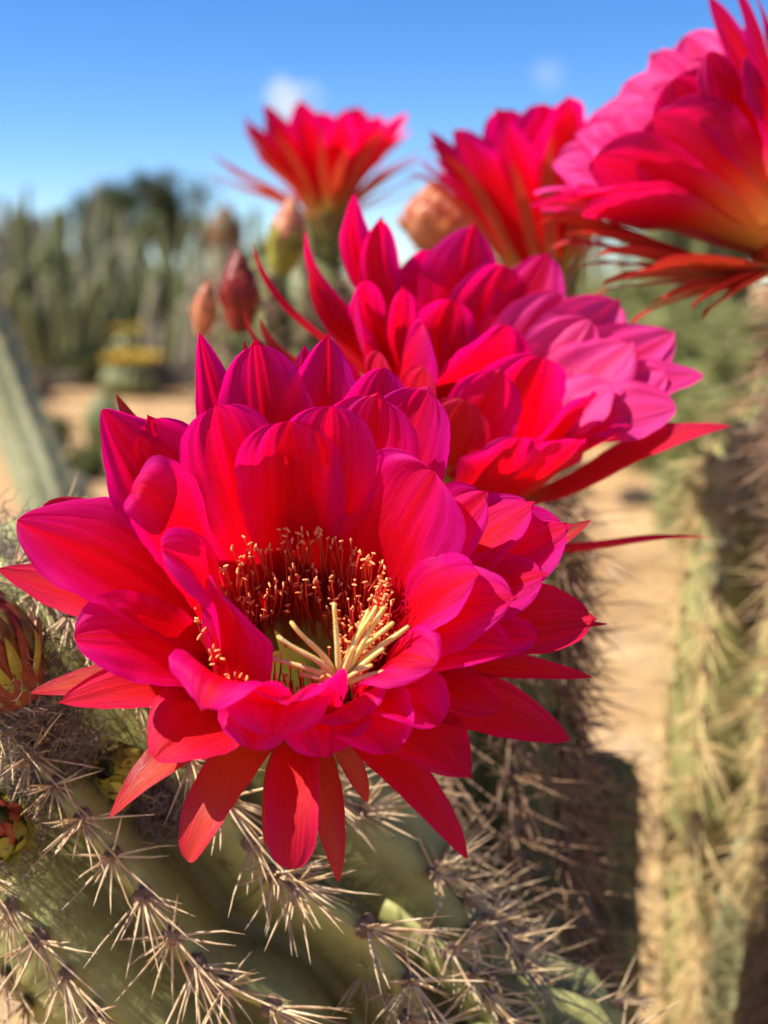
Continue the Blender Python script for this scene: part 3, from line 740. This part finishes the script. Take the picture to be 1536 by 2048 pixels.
# ================================================================== RIBBED CACTUS STEMS
def cactus_skin(name, c_crest, c_groove, scale=18):
    m, t = newmat(name)
    uv = N(t, 'ShaderNodeUVMap'); uv.uv_map = 'petal'
    sp = N(t, 'ShaderNodeSeparateXYZ'); t.links.new(uv.outputs[0], sp.inputs[0])
    tcn = N(t, 'ShaderNodeTexCoord')
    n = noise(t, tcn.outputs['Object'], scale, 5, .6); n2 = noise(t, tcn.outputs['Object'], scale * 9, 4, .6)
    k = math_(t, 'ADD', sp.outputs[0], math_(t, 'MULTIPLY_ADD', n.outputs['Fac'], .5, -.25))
    r = ramp(t, [(.1, c_groove), (.9, c_crest)]); t.links.new(k, r.inputs[0])  # shade between the ribs is painted in: grooves darker and browner than crests
    n3 = noise(t, tcn.outputs['Object'], scale * 4, 6, .7)
    r2 = ramp(t, [(.28, (.50, .40, .30)), (.40, (.92, .90, .86)), (.65, (1.1, 1.08, 1.06))]); t.links.new(n3.outputs['Fac'], r2.inputs[0])
    mx = N(t, 'ShaderNodeMix', data_type='RGBA', blend_type='MULTIPLY'); mx.inputs['Factor'].default_value = 1
    t.links.new(r.outputs[0], mx.inputs['A']); t.links.new(r2.outputs[0], mx.inputs['B'])
    pr = N(t, 'ShaderNodeBsdfPrincipled'); pr.inputs['Roughness'].default_value = .55; pr.inputs['Specular IOR Level'].default_value = .35
    t.links.new(mx.outputs['Result'], pr.inputs['Base Color'])
    bp = N(t, 'ShaderNodeBump'); bp.inputs['Strength'].default_value = .25; bp.inputs['Distance'].default_value = .004
    t.links.new(n2.outputs['Fac'], bp.inputs['Height']); t.links.new(bp.outputs[0], pr.inputs['Normal'])
    o = N(t, 'ShaderNodeOutputMaterial'); t.links.new(pr.outputs[0], o.inputs['Surface'])
    return m
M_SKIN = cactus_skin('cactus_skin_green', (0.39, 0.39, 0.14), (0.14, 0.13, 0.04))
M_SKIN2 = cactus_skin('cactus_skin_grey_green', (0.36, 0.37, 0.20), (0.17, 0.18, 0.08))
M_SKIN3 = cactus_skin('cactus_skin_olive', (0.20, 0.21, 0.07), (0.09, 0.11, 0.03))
M_SPINE = simple('spine_straw', (0.44, 0.27, 0.13), (0.76, 0.60, 0.38), rough=.5, scale=160)
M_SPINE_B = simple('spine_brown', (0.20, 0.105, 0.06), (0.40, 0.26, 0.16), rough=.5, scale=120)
M_SPINE_T = simple('spine_tan', (0.56, 0.38, 0.16), (0.78, 0.60, 0.30), rough=.55, scale=90)
M_WOOL = simple('wool_grey_brown', (0.13, 0.09, 0.07), (0.32, 0.245, 0.20), rough=.95, scale=80)
M_PAD = simple('areole_felt', (0.14, 0.08, 0.05), (0.30, 0.20, 0.14), rough=.95, scale=300, bump=.8, bscale=900)

def spine_mesh(seed, n, lmin, lmax, rad, mat, spread=80, central=2):
    r = random.Random(seed); V = []; F = []
    for i in range(n):
        el = RAD(r.uniform(8, 40)) if i >= central else RAD(r.uniform(55, 88)); az = r.gauss(0, .95) if (i >= central and r.random() < .72) else r.uniform(-3.14, 3.14)
        L = r.uniform(lmin, lmax) * (1.2 if i < central else 1) * (1.0 if abs(az) < 1.6 else .6)
        d = np.array([math.cos(el) * math.cos(az), math.cos(el) * math.sin(az), math.sin(el)])
        dn = np.array([0, 0, 1.0]); b = d * 0.0015
        bend = unit(np.cross(d, [r.uniform(-1, 1), r.uniform(-1, 1), .3])) * L * r.uniform(-.05, .05)
        pts = [b, b + d * L * .33 + bend * .7, b + d * L * .68 + bend, b + d * L]
        v, f = tube_mesh(pts, [rad, rad * .92, rad * .62, rad * .08], 4, cap=False)
        o = len(V); V += v; F += [tuple(o + q for q in ff) for ff in f]
    me = bpy.data.meshes.new('spines'); me.from_pydata([tuple(v) for v in V], [], F)
    me.polygons.foreach_set('use_smooth', np.ones(len(F), dtype=bool)); me.materials.append(mat)
    return me
def pad_mesh():
    V = []; F = []; n, m = 5, 9
    for i in range(n):
        a = math.pi / 2 * i / (n - 1)
        for j in range(m):
            q = 2 * math.pi * j / m; rr = math.cos(a) * (1 + .12 * math.sin(j * 2.3 + i))
            V.append((math.cos(q) * rr * .0030, math.sin(q) * rr * .0038, math.sin(a) * .0022 - .0006))
    F = [(i * m + j, i * m + (j + 1) % m, (i + 1) * m + (j + 1) % m, (i + 1) * m + j) for i in range(n - 1) for j in range(m)]
    me = bpy.data.meshes.new('areole'); me.from_pydata(V, [], F)
    me.polygons.foreach_set('use_smooth', np.ones(len(F), dtype=bool)); me.materials.append(M_PAD)
    return me
PAD = pad_mesh()
SP_NEAR = [spine_mesh(100 + i, 18, .009, .026, .00044, M_SPINE, central=3) for i in range(6)]
SP_BROWN = [spine_mesh(200 + i, 18, .018, .040, .00055, M_SPINE_B, central=4) for i in range(6)]
SP_TAN = [spine_mesh(300 + i, 24, .014, .050, .00040, M_SPINE_T, central=4) for i in range(6)]

def catmull(pts, n):
    pts = np.asarray(pts, float)
    q = np.vstack([2 * pts[0] - pts[1], pts, 2 * pts[-1] - pts[-2]])
    out = []
    m = len(pts) - 1
    for i in range(n):
        x = i / (n - 1) * m; k = min(m - 1, int(x)); t = x - k
        a, b, c, d = q[k], q[k + 1], q[k + 2], q[k + 3]
        out.append(.5 * ((2 * b) + (-a + c) * t + (2 * a - 5 * b + 4 * c - d) * t * t + (-a + 3 * b - 3 * c + d) * t**3))
    return np.array(out)

def ribbed(pts, radius, ribs, depth, nlen, per=8, dome=1.0, phase=0.0, bump=0.0, pitch=.016):
    """ribbed stem from top point to base; returns verts, faces, uv (crest factor) and crest frames"""
    path = catmull(pts, nlen)
    seg = np.linalg.norm(np.diff(path, axis=0), axis=1); ln = np.concatenate([[0], np.cumsum(seg)])
    tan = np.gradient(path, axis=0); tan /= np.linalg.norm(tan, axis=1)[:, None]
    ref = unit(np.cross(tan[0], [0.1, 1, 0.2]))
    m = ribs * per; V = []; UVs = []; frames = []
    # dome: extra rings over the top
    rings = []
    nd = 7
    for i in range(nd):
        a = math.pi / 2 * i / nd
        rings.append((path[0] - tan[0] * radius * dome * (math.cos(a)), math.sin(a) * 1.0, tan[0], -radius * dome * math.cos(a)))
    for i in range(nlen): rings.append((path[i], 1.0, tan[i], ln[i]))
    for (c, rs, T, l) in rings:
        A_ = unit(ref - T * np.dot(ref, T)); B_ = np.cross(T, A_); ref = A_
        fr = []
        for j in range(m):
            q = 2 * math.pi * j / m + phase
            x = abs(((j / per) % 1.0) - .5) * 2          # 1 at j%per==0 : crest
            cr = x**1.3
            rr = radius * rs * (1 - depth * (1 - cr)) * (1 + bump * cr * math.cos(2 * math.pi * l / pitch))
            d = A_ * math.cos(q) + B_ * math.sin(q)
            V.append(c + d * rr); UVs.append((cr, l))
            if j % per == 0: fr.append((c + d * rr, d, T, l, rs))
        frames.append(fr)
    n = len(rings)
    F = [(i * m + j, (i + 1) * m + j, (i + 1) * m + (j + 1) % m, i * m + (j + 1) % m) for i in range(n - 1) for j in range(m)]
    F.append(tuple(j for j in range(m)))
    return V, F, UVs, frames

def in_view(p, margin=120):
    q = np.asarray(p) - CAM; z = np.dot(q, FW)
    if z < .1: return False
    x = 768 + FPX * np.dot(q, RT) / z; y = 1024 - FPX * np.dot(q, UP) / z
    return -margin < x < 1536 + margin and -margin < y < 2048 + margin

def cactus(label, pts, radius, ribs, depth, skin, spines, spacing=.015, phase=0.0, nlen=60, per=8, name='columnar_cactus', scale=1.0, back=-.25, start=0.0, group=None, maxn=300, dome=.9):
    base = np.array(pts[-1])
    root = thing(name, base, label, 'cactus', group)
    V, F, UVs, frames = ribbed(pts, radius, ribs, depth, nlen, per, dome=dome, phase=phase, bump=.02, pitch=spacing)
    mesh_obj('stem', [v - base for v in V], F, skin, root, UVs)
    cnt = 0
    for k in range(ribs):
        col = [fr[k] for fr in frames]; nxt = start + (k % 2) * spacing * .5 - radius * .6
        for i in range(len(col) - 1):
            l0, l1 = col[i][3], col[i + 1][3]
            while nxt <= l1:
                if nxt >= l0 and l1 > l0:
                    f_ = (nxt - l0) / (l1 - l0); p = col[i][0] * (1 - f_) + col[i + 1][0] * f_; d = unit(col[i][1] * col[i][4] - col[i][2] * (1 - col[i][4]))
                    if np.dot(d, unit(CAM - p)) > back and in_view(p) and cnt < maxn:
                        cnt += 1
                        a = bpy.data.objects.new('areole', PAD); COL.objects.link(a); a.parent = root
                        jd = unit(d + np.array([rnd.gauss(0, .1), rnd.gauss(0, .1), rnd.gauss(0, .1)]))
                        xt = unit(col[i][2] - jd * np.dot(col[i][2], jd)); yt = np.cross(jd, xt)
                        quat = Matrix(((xt[0], yt[0], jd[0]), (xt[1], yt[1], jd[1]), (xt[2], yt[2], jd[2]))).to_quaternion()
                        a.rotation_euler = quat.to_euler(); a.location = tuple(p - base); sc_ = scale * rnd.uniform(.85, 1.15); a.scale = (sc_, sc_, sc_)
                        b = bpy.data.objects.new('spines', rnd.choice(spines)); COL.objects.link(b); b.parent = a
                        b.rotation_euler = (0, 0, rnd.gauss(0, .3))
                nxt += spacing
    return root

def down(p, dx=0.0, dy=0.0): return np.array([p[0] + dx, p[1] + dy, 0.0])
# stem under the open flower, leaning to the left
a = P(700, 2260, .53)
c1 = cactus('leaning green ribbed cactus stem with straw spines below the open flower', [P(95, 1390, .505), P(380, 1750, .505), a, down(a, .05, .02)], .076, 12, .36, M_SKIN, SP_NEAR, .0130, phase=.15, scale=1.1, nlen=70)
a = P(925, 2300, .62)
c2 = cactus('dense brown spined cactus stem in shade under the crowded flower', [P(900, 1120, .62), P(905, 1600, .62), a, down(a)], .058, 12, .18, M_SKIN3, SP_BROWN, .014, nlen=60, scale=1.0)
a = P(1060, 2420, .51)
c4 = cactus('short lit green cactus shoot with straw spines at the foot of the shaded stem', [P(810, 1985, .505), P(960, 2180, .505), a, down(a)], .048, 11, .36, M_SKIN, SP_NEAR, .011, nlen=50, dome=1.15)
a = P(1200, 2100, .70)
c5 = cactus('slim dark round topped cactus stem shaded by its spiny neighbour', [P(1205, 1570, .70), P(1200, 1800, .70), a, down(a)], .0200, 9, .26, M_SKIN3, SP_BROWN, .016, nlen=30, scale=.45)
a = P(1570, 2300, .82)
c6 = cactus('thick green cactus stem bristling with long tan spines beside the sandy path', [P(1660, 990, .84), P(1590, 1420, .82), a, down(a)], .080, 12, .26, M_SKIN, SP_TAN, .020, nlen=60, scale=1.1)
a = P(1480, 2400, .78)
c7 = cactus('green cactus stem with sparse spines in front of the bristling one', [P(1550, 1740, .78), P(1500, 2050, .78), a, down(a)], .036, 9, .3, M_SKIN2, SP_TAN, .022, nlen=40, scale=.7)
a = P(560, 1400, .90)
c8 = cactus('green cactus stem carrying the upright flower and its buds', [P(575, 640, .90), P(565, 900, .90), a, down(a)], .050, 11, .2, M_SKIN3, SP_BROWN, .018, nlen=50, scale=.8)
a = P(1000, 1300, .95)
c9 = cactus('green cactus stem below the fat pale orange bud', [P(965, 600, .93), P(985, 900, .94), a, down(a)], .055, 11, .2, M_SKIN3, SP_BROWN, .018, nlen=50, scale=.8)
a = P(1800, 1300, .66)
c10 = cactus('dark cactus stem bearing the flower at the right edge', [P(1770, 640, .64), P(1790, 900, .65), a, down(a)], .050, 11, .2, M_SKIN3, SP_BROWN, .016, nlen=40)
a = P(190, 1700, 2.0)
c11 = cactus('smooth pale grey green cactus stem leaning left over the sand', [P(-70, 560, 2.25), P(30, 820, 2.2), P(120, 1100, 2.1), a, down(a)], .048, 9, .16, M_SKIN2, SP_TAN, .05, nlen=50, scale=.5)

# grey wool around the buds on the leaning stem
def wool(parent, base, spots, n, seed, thick=.00016):
    r = random.Random(seed); V = []; F = []
    for i in range(n):
        (c, ax, rad) = r.choice(spots)
        q = np.array([r.gauss(0, 1), r.gauss(0, 1), r.gauss(0, 1)]); q = unit(q) * rad * r.random()**.5
        p = c + q; p = p + ax * r.uniform(0, .006)
        d = unit(ax + np.array([r.gauss(0, 1), r.gauss(0, 1), r.gauss(0, 1)]) * 1.1); L = r.uniform(.006, .016)
        pts = [p]
        for k in range(5):
            d = unit(d + np.array([r.gauss(0, 1), r.gauss(0, 1), r.gauss(0, 1)]) * .55); pts.append(pts[-1] + d * L / 5)
        v, f = tube_mesh(pts, [thick] * 5 + [thick * .4], 3, cap=False)
        o = len(V); V += [w_ - base for w_ in v]; F += [tuple(o + k_ for k_ in ff) for ff in f]
    w = mesh_obj('wool', V, F, M_WOOL, parent); w['kind'] = 'stuff'
    return w
toC = unit(-FW + UP * .4)
spots = []
for (x, y, d, rad) in ((40, 1400, .425, .016), (90, 1350, .43, .013), (110, 1450, .435, .013), (150, 1500, .44, .012), (60, 1470, .435, .014), (20, 1560, .44, .015), (60, 1620, .44, .015),
                       (20, 1690, .44, .014), (90, 1560, .445, .010), (215, 1590, .455, .011), (300, 1600, .455, .010), (250, 1500, .46, .012), (330, 1560, .455, .010), (370, 1590, .455, .009), (30, 1100, .48, .018), (90, 1130, .47, .014), (10, 1200, .46, .016), (340, 1640, .45, .008), (190, 1540, .455, .009)):
    spots.append((P(x, y, d), toC, rad))
wool(c1, np.array(c1.location), spots, 4200, 5)

# ================================================================== BACKGROUND
M_FAR1 = cactus_skin('far_cactus_green', (0.25, 0.27, 0.10), (0.08, 0.09, 0.03), 4)
M_FAR2 = cactus_skin('far_cactus_grey', (0.36, 0.34, 0.23), (0.15, 0.13, 0.08), 4)
M_CEPH = simple('brown_crown_wool', (0.10, 0.05, 0.02), (0.20, 0.11, 0.05), rough=.95, scale=30)
M_YEL = simple('yellow_flower', (0.75, 0.48, 0.03), (0.82, 0.62, 0.08), rough=.6, scale=40)

def far_clump(label, px, dist, stems, mat, group=None, name='columnar_cactus', cap=False, sp=False):
    g = CAM + dist * np.array([(px - 768) / FPX, math.cos(0), 0]); g = np.array([(px - 768) / FPX * dist, dist, 0.0])
    root = thing(name, g, label, 'cactus', group)
    for (dx, dy, h, r, lean) in stems:
        top = np.array([dx * 1.0 + lean * h, dy, h - r]); mid = np.array([dx + lean * h * .45, dy, h * .5]); bot = np.array([dx * .7, dy, -0.05])
        V, F, UVs, fr = ribbed([top, mid, bot], r, 9, .22, 10, 4, dome=1.0, phase=rnd.uniform(0, .6))
        mesh_obj('stem', V, F, mat, root, UVs)
        if cap:
            V2 = []; m = 12
            for i in range(6):
                a = i / 5
                for j in range(m):
                    q = 2 * math.pi * j / m; rr = r * 1.12 * (1 - a**2.5 * .85) * (1 + .08 * math.sin(j * 3 + i)); V2.append(top + np.array([math.cos(q) * rr, math.sin(q) * rr, -r * 1.0 + a * r * 2.4]))
            F2 = [(i * m + j, i * m + (j + 1) % m, (i + 1) * m + (j + 1) % m, (i + 1) * m + j) for i in range(5) for j in range(m)] + [tuple(5 * m + j for j in range(m))]
            mesh_obj('woolly_crown', V2, F2, M_CEPH, root)
    return root

def z_at(py, dist):   # height of a thing at that distance whose top shows at pixel row py
    ang = math.atan((1024 - py) / FPX) - PITCH
    return CAM[2] + dist * math.tan(ang)
GRP = 'columnar cacti standing in the background thicket'
rows = [(18, 395, 15.5), (62, 372, 18), (110, 400, 16.5), (150, 362, 19), (190, 418, 15), (235, 430, 17), (280, 420, 15.6), (318, 440, 18), (352, 430, 14.6), (392, 455, 17), (425, 480, 15.2),
        (-15, 400, 17), (40, 455, 13.4), (88, 470, 14), (165, 480, 13.2), (250, 500, 13.6), (300, 470, 13.0), (372, 500, 12.4), (210, 520, 12.8), (20, 520, 12), (120, 540, 12.2), (330, 540, 12.0), (480, 400, 21), (520, 430, 20), (600, 440, 19)] + [(-20 + 33 * i, 410 + (i * 53) % 130, 13.0 + (i * 37) % 70 / 10) for i in range(15)]
names = []
for i, (px, top, dist) in enumerate(rows):
    H = max(.7, z_at(top, dist)); st = []
    for k in range(rnd.choice((5, 6, 8))):
        st.append((rnd.uniform(-.34, .34), rnd.uniform(-.3, .3), H * (1 if k == 0 else rnd.uniform(.4, .97)), rnd.uniform(.030, .080), rnd.gauss(0, .12)))
    tall = dist >= 14.9; col = 'green' if i % 3 else 'grey'
    lab = ('tall clump of %s ribbed columns in the back rows of the thicket' if tall else 'lower clump of %s ribbed columns along the front of the thicket') % col
    far_clump(lab, px, dist, st, M_FAR1 if i % 3 else M_FAR2, ('tall ' if tall else 'lower ') + col + ' columns of the background thicket')
far_clump('grey column with a brown woolly crown beside the dark red bud', 458, 7.5, [(0, 0, z_at(420, 7.5), .095, 0)], M_FAR2, cap=True)
for (px, top, dist) in ((1250, 165, 11), (1320, 120, 11.6), (1385, 66, 12), (1010, 300, 12.5), (900, 350, 13), (1130, 250, 12.6), (1450, 140, 12)):
    H = z_at(top, dist)
    far_clump('tall slender green columns rising behind the right hand flowers', px, dist, [(rnd.uniform(-.22, .22), rnd.uniform(-.2, .2), H * rnd.uniform(.75, 1), rnd.uniform(.045, .07), rnd.uniform(-.05, .05)) for k in range(5)], M_FAR1, 'tall columns behind the right flowers')

def barrel(label, px, py, radius, height, flowers=0, mat=M_FAR1, name='barrel_cactus'):
    g = G(px, py); root = thing(name, g, label, 'cactus')
    n, m = 14, 72; V = []; UVs = []
    for i in range(n):
        k = i / (n - 1); a = math.pi * (.12 + .88 * k)
        rr = radius * math.sin(max(.0, min(math.pi, math.pi * (1 - k) * .86 + .0)))**.6 if k < 1 else 0.001; z = height * k
        for j in range(m):
            q = 2 * math.pi * j / m; cr = abs(((j / 4) % 1) - .5) * 2
            V.append((math.cos(q) * rr * (1 - .12 * (1 - cr)), math.sin(q) * rr * (1 - .12 * (1 - cr)), z)); UVs.append((cr, k))
    F = [(i * m + j, i * m + (j + 1) % m, (i + 1) * m + (j + 1) % m, (i + 1) * m + j) for i in range(n - 1) for j in range(m)]
    mesh_obj('stem', V, F, mat, root, UVs)
    for i in range(flowers):
        q = i * 2.39996; rr = radius * (.25 + .6 * ((i + .5) / flowers)**.5)
        c = np.array([math.cos(q) * rr, math.sin(q) * rr, height * (.98 - .14 * (rr / radius)**3) + radius * rnd.uniform(-.02, .16)])
        V = []; F = []
        for j in range(12):
            a = 2 * math.pi * j / 12; d = np.array([math.cos(a), math.sin(a), 0]); tg = np.array([-math.sin(a), math.cos(a), 0]); b = len(V); L = radius * rnd.uniform(.22, .38)
            V += [c, c + d * L * .5 + tg * L * .16 + np.array([0, 0, L * .5]), c + d * L * .9 + np.array([0, 0, L * .7]), c + d * L * .5 - tg * L * .16 + np.array([0, 0, L * .5])]
            F.append((b, b + 1, b + 2, b + 3))
        mesh_obj('yellow_bloom', V, F, M_YEL, root)
    return root
barrel('low barrel cactus crowned with a wide row of yellow blooms', 265, 792, .27, .30, 22)
barrel('far barrel cactus with two patches of yellow blooms above the wide yellow row', 262, 764, .22, .50, 12)
barrel('small dark green barrel cactus alone on the lit sand', 212, 900, .125, .34)
barrel('low round grey cactus beside the base of the leaning pale stem', 130, 1010, .12, .15, mat=M_FAR2)

# shrubs and trees: a trunk with limbs and a crown of many small leaves
def leafy(name, label, cat, base, trunk_h, crown_c, crown_r, n, leaf, mat, barkm, seed, group=None):
    r = random.Random(seed); root = thing(name, base, label, cat, group)
    V, F = tube_mesh([(0, 0, -.05), (r.uniform(-.05, .05) * trunk_h, 0, trunk_h * .5), (0, 0, trunk_h)], [trunk_h * .07, trunk_h * .05, trunk_h * .035], 8)
    limbs = []
    for i in range(6):
        q = i * 1.05 + r.random(); d = np.array([math.cos(q) * crown_r[0] * .6, math.sin(q) * crown_r[1] * .6, crown_c + r.uniform(-.2, .5) * crown_r[2]])
        v, f = tube_mesh([np.array([0, 0, trunk_h * .8]), (np.array([0, 0, trunk_h * .8]) + d) / 2 + np.array([0, 0, .1 * trunk_h]), d], [trunk_h * .035, trunk_h * .02, trunk_h * .008], 5)
        o = len(V); V = list(V) + list(v); F = list(F) + [tuple(o + k for k in ff) for ff in f]
    mesh_obj('trunk', V, F, barkm, root)
    cl = []
    for i in range(26):
        u = unit([r.gauss(0, 1), r.gauss(0, 1), r.gauss(0, 1)]) * r.uniform(.25, .95)
        cl.append((np.array([u[0] * crown_r[0], u[1] * crown_r[1], crown_c + u[2] * crown_r[2]]), r.uniform(.16, .36)))
    V = []; F = []
    for i in range(n):
        c, s_ = r.choice(cl); p = c + np.array([r.gauss(0, 1) * crown_r[0], r.gauss(0, 1) * crown_r[1], r.gauss(0, 1) * crown_r[2]]) * s_ * .55
        if p[2] < .02: p[2] = abs(p[2]) + .02
        a = unit([r.gauss(0, 1), r.gauss(0, 1), r.gauss(0, .7)]); b = unit(np.cross(a, [r.gauss(0, 1), r.gauss(0, 1), r.gauss(0, 1)])); l = leaf * r.uniform(.6, 1.3); k = len(V)
        V += [p - a * l, p + b * l * .38, p + a * l, p - b * l * .38]; F.append((k, k + 1, k + 2, k + 3))
    mesh_obj('crown', V, F, mat, root, smooth=False)
    return root
M_BARK = simple('bark_grey', (0.10, 0.07, 0.05), (0.18, 0.14, 0.10), rough=.9, scale=30)
M_LEAF_D = simple('leaf_dark', (0.045, 0.065, 0.025), (0.085, 0.10, 0.04), scale=3, trans=.2, ctrans=(.10, .13, .03))
M_LEAF_O = simple('leaf_olive', (0.10, 0.12, 0.03), (0.18, 0.19, 0.06), scale=3, trans=.25, ctrans=(.2, .22, .05))
M_LEAF_L = simple('leaf_pale_olive', (0.21, 0.23, 0.06), (0.34, 0.33, 0.13), scale=3, trans=.3, ctrans=(.3, .3, .1))
M_LEAF_G = simple('leaf_dry_grey', (0.16, 0.12, 0.085), (0.28, 0.23, 0.16), scale=3)
M_STICK = simple('dry_twig', (0.16, 0.10, 0.06), (0.38, 0.27, 0.17), rough=.9, scale=20)
def on(px, dist): return np.array([(px - 768) / FPX * dist, dist, 0.0])
leafy('evergreen_tree', 'dark rounded evergreen tree rising above the columns', 'tree', on(335, 27), 1.4, 2.25, (1.0, .8, .85), 9000, .055, M_LEAF_D, M_BARK, 3)
leafy('evergreen_tree', 'lower dark evergreen tree with broad crown left of the rounded one', 'tree', on(225, 28), 1.2, 2.15, (1.0, .8, .85), 9000, .055, M_LEAF_D, M_BARK, 4)
leafy('evergreen_tree', 'olive tree half lost behind the far left columns', 'tree', on(40, 30), 1.2, 1.6, (1.6, .8, .8), 7000, .06, M_LEAF_O, M_BARK, 5)
leafy('evergreen_tree', 'small olive tree low on the skyline behind the upright flower', 'tree', on(560, 32), 1.0, 1.3, (1.8, .8, .6), 6000, .06, M_LEAF_O, M_BARK, 6)
leafy('evergreen_tree', 'dark tree behind the flower at the right edge', 'tree', on(1330, 16), 1.3, 2.1, (.75, .7, .95), 8000, .05, M_LEAF_O, M_BARK, 7)
GS = 'dry grey shrubs at the foot of the thicket'
for i, (px, d, rx, h) in enumerate(((30, 13.8, .5, .55), (110, 14.5, .6, .6), (180, 13.5, .45, .5), (300, 14.2, .55, .6), (370, 13.6, .5, .55), (440, 14.5, .6, .7), (-40, 14, .6, .7), (520, 16, .8, .8), (640, 18, 1.0, .9), (760, 18, 1.0, .9), (880, 18, 1.0, .9), (1000, 17, 1.0, 1.0), (1100, 17, 1., .9))):
    leafy('dry_shrub', 'dry grey brown shrub at the foot of the thicket' if i % 2 else 'low olive shrub at the foot of the thicket', 'shrub', on(px, d), h * .5, h * .5, (rx, rx * .8, h * .5), 2600, .04, M_LEAF_G if i % 2 else M_LEAF_O, M_BARK, 20 + i, GS if i % 2 else 'olive shrubs at the foot of the thicket')
for i, (px, d, rx, h, lab) in enumerate(((1420, 4.4, .22, .62, 'green leafy shrub over the sandy path below the drooping sepals'), (1540, 4.0, .25, .66, 'olive shrub at the right beside the leafy green one'), (1330, 6.5, .35, .60, 'low olive shrub where the sandy path ends'), (1200, 8, .5, .5, 'distant dry shrub past the end of the sandy path'), (1480, 7.5, .7, 1.05, 'tall olive shrub behind the leafy green one'), (1260, 9, .75, 1.0, 'wide olive shrub showing under the drooping sepals'))):
    leafy('leafy_shrub', lab, 'shrub', on(px, d), h * .45, h * .55, (rx, rx, h * .45), 5200, .022 + .003 * d, M_LEAF_L if i != 3 else M_LEAF_G, M_BARK, 40 + i)
GW = 'small dry weeds on the sand'
for i, (px, py, rx, h, lab) in enumerate(((70, 800, .30, .30, 'dry brown weed at the left edge of the sand'), (155, 775, .28, .32, 'grey weed clump between the leaning stem and the yellow blooms'), (345, 790, .25, .30, 'dry weed right of the yellow blooms'),
                                       (95, 905, .16, .20, 'olive weed behind the leaning pale stem'), (300, 930, .12, .14, 'tiny dry weed in front of the small dark barrel cactus'), (170, 960, .12, .16, 'low grey green weed near the low round cactus'),
                                       (1270, 1010, .07, .07, 'tiny dry weed on the sandy path'), (1340, 960, .12, .14, 'dry weed at the right border of the path'))):
    g_ = G(px, py); leafy('dry_weed', lab, 'weed', g_, h * .4, h * .5, (rx, rx, h * .5), 1500, .012 + .0022 * g_[1], M_LEAF_G if i % 2 == 0 else M_LEAF_O, M_BARK, 70 + i)
# dry litter, one mass
V = []; F = []
for i in range(1800):
    y = 1.2 + 12 * rnd.random()**1.4; x = rnd.uniform(-.42, .42) * (y + .5); q = rnd.uniform(0, 6.3); L = rnd.uniform(.02, .09) * (1 + .08 * y); z = gz(x, y) + .004; d = np.array([math.cos(q), math.sin(q), rnd.uniform(-.02, .12)])
    v, f = tube_mesh([np.array([x, y, z]), np.array([x, y, z]) + d * L * .5 + np.array([0, 0, .004]), np.array([x, y, z]) + d * L], [.0014 + .0004 * y] * 3, 3, cap=False)
    o_ = len(V); V += list(v); F += [tuple(o_ + k for k in ff) for ff in f]
lt = mesh_obj('dry_litter', V, F, M_STICK); tag(lt, 'dry brown twigs and fallen spines littering the sand', 'litter', kind='stuff')
# a few stones on the path
M_STONE = simple('stone_brown', (0.16, 0.11, 0.09), (0.32, 0.25, 0.22), rough=.9, scale=14, bump=.5, bscale=40)
def stone(px, py, r, lab):
    g = G(px, py); V = []; F = []; n, m = 7, 11; rr_ = random.Random(int(px))
    for i in range(n):
        a = math.pi * i / (n - 1)
        for j in range(m):
            q = 2 * math.pi * j / m; k = 1 + .22 * math.sin(q * 2 + px) * math.sin(a * 2) + rr_.uniform(-.08, .08)
            V.append((math.cos(q) * math.sin(a) * r * k, math.sin(q) * math.sin(a) * r * .8 * k, math.cos(a) * r * .6 + r * .35))
    F = [(i * m + j, (i + 1) * m + j, (i + 1) * m + (j + 1) % m, i * m + (j + 1) % m) for i in range(n - 1) for j in range(m)]
    o = mesh_obj('stone', V, F, M_STONE); o.location = tuple(g); tag(o, lab, 'stone')
stone(1405, 1052, .045, 'dark brown stone on the lit sand beside the bristling stem')
stone(1262, 1400, .018, 'small pale stone at the middle of the sandy path')
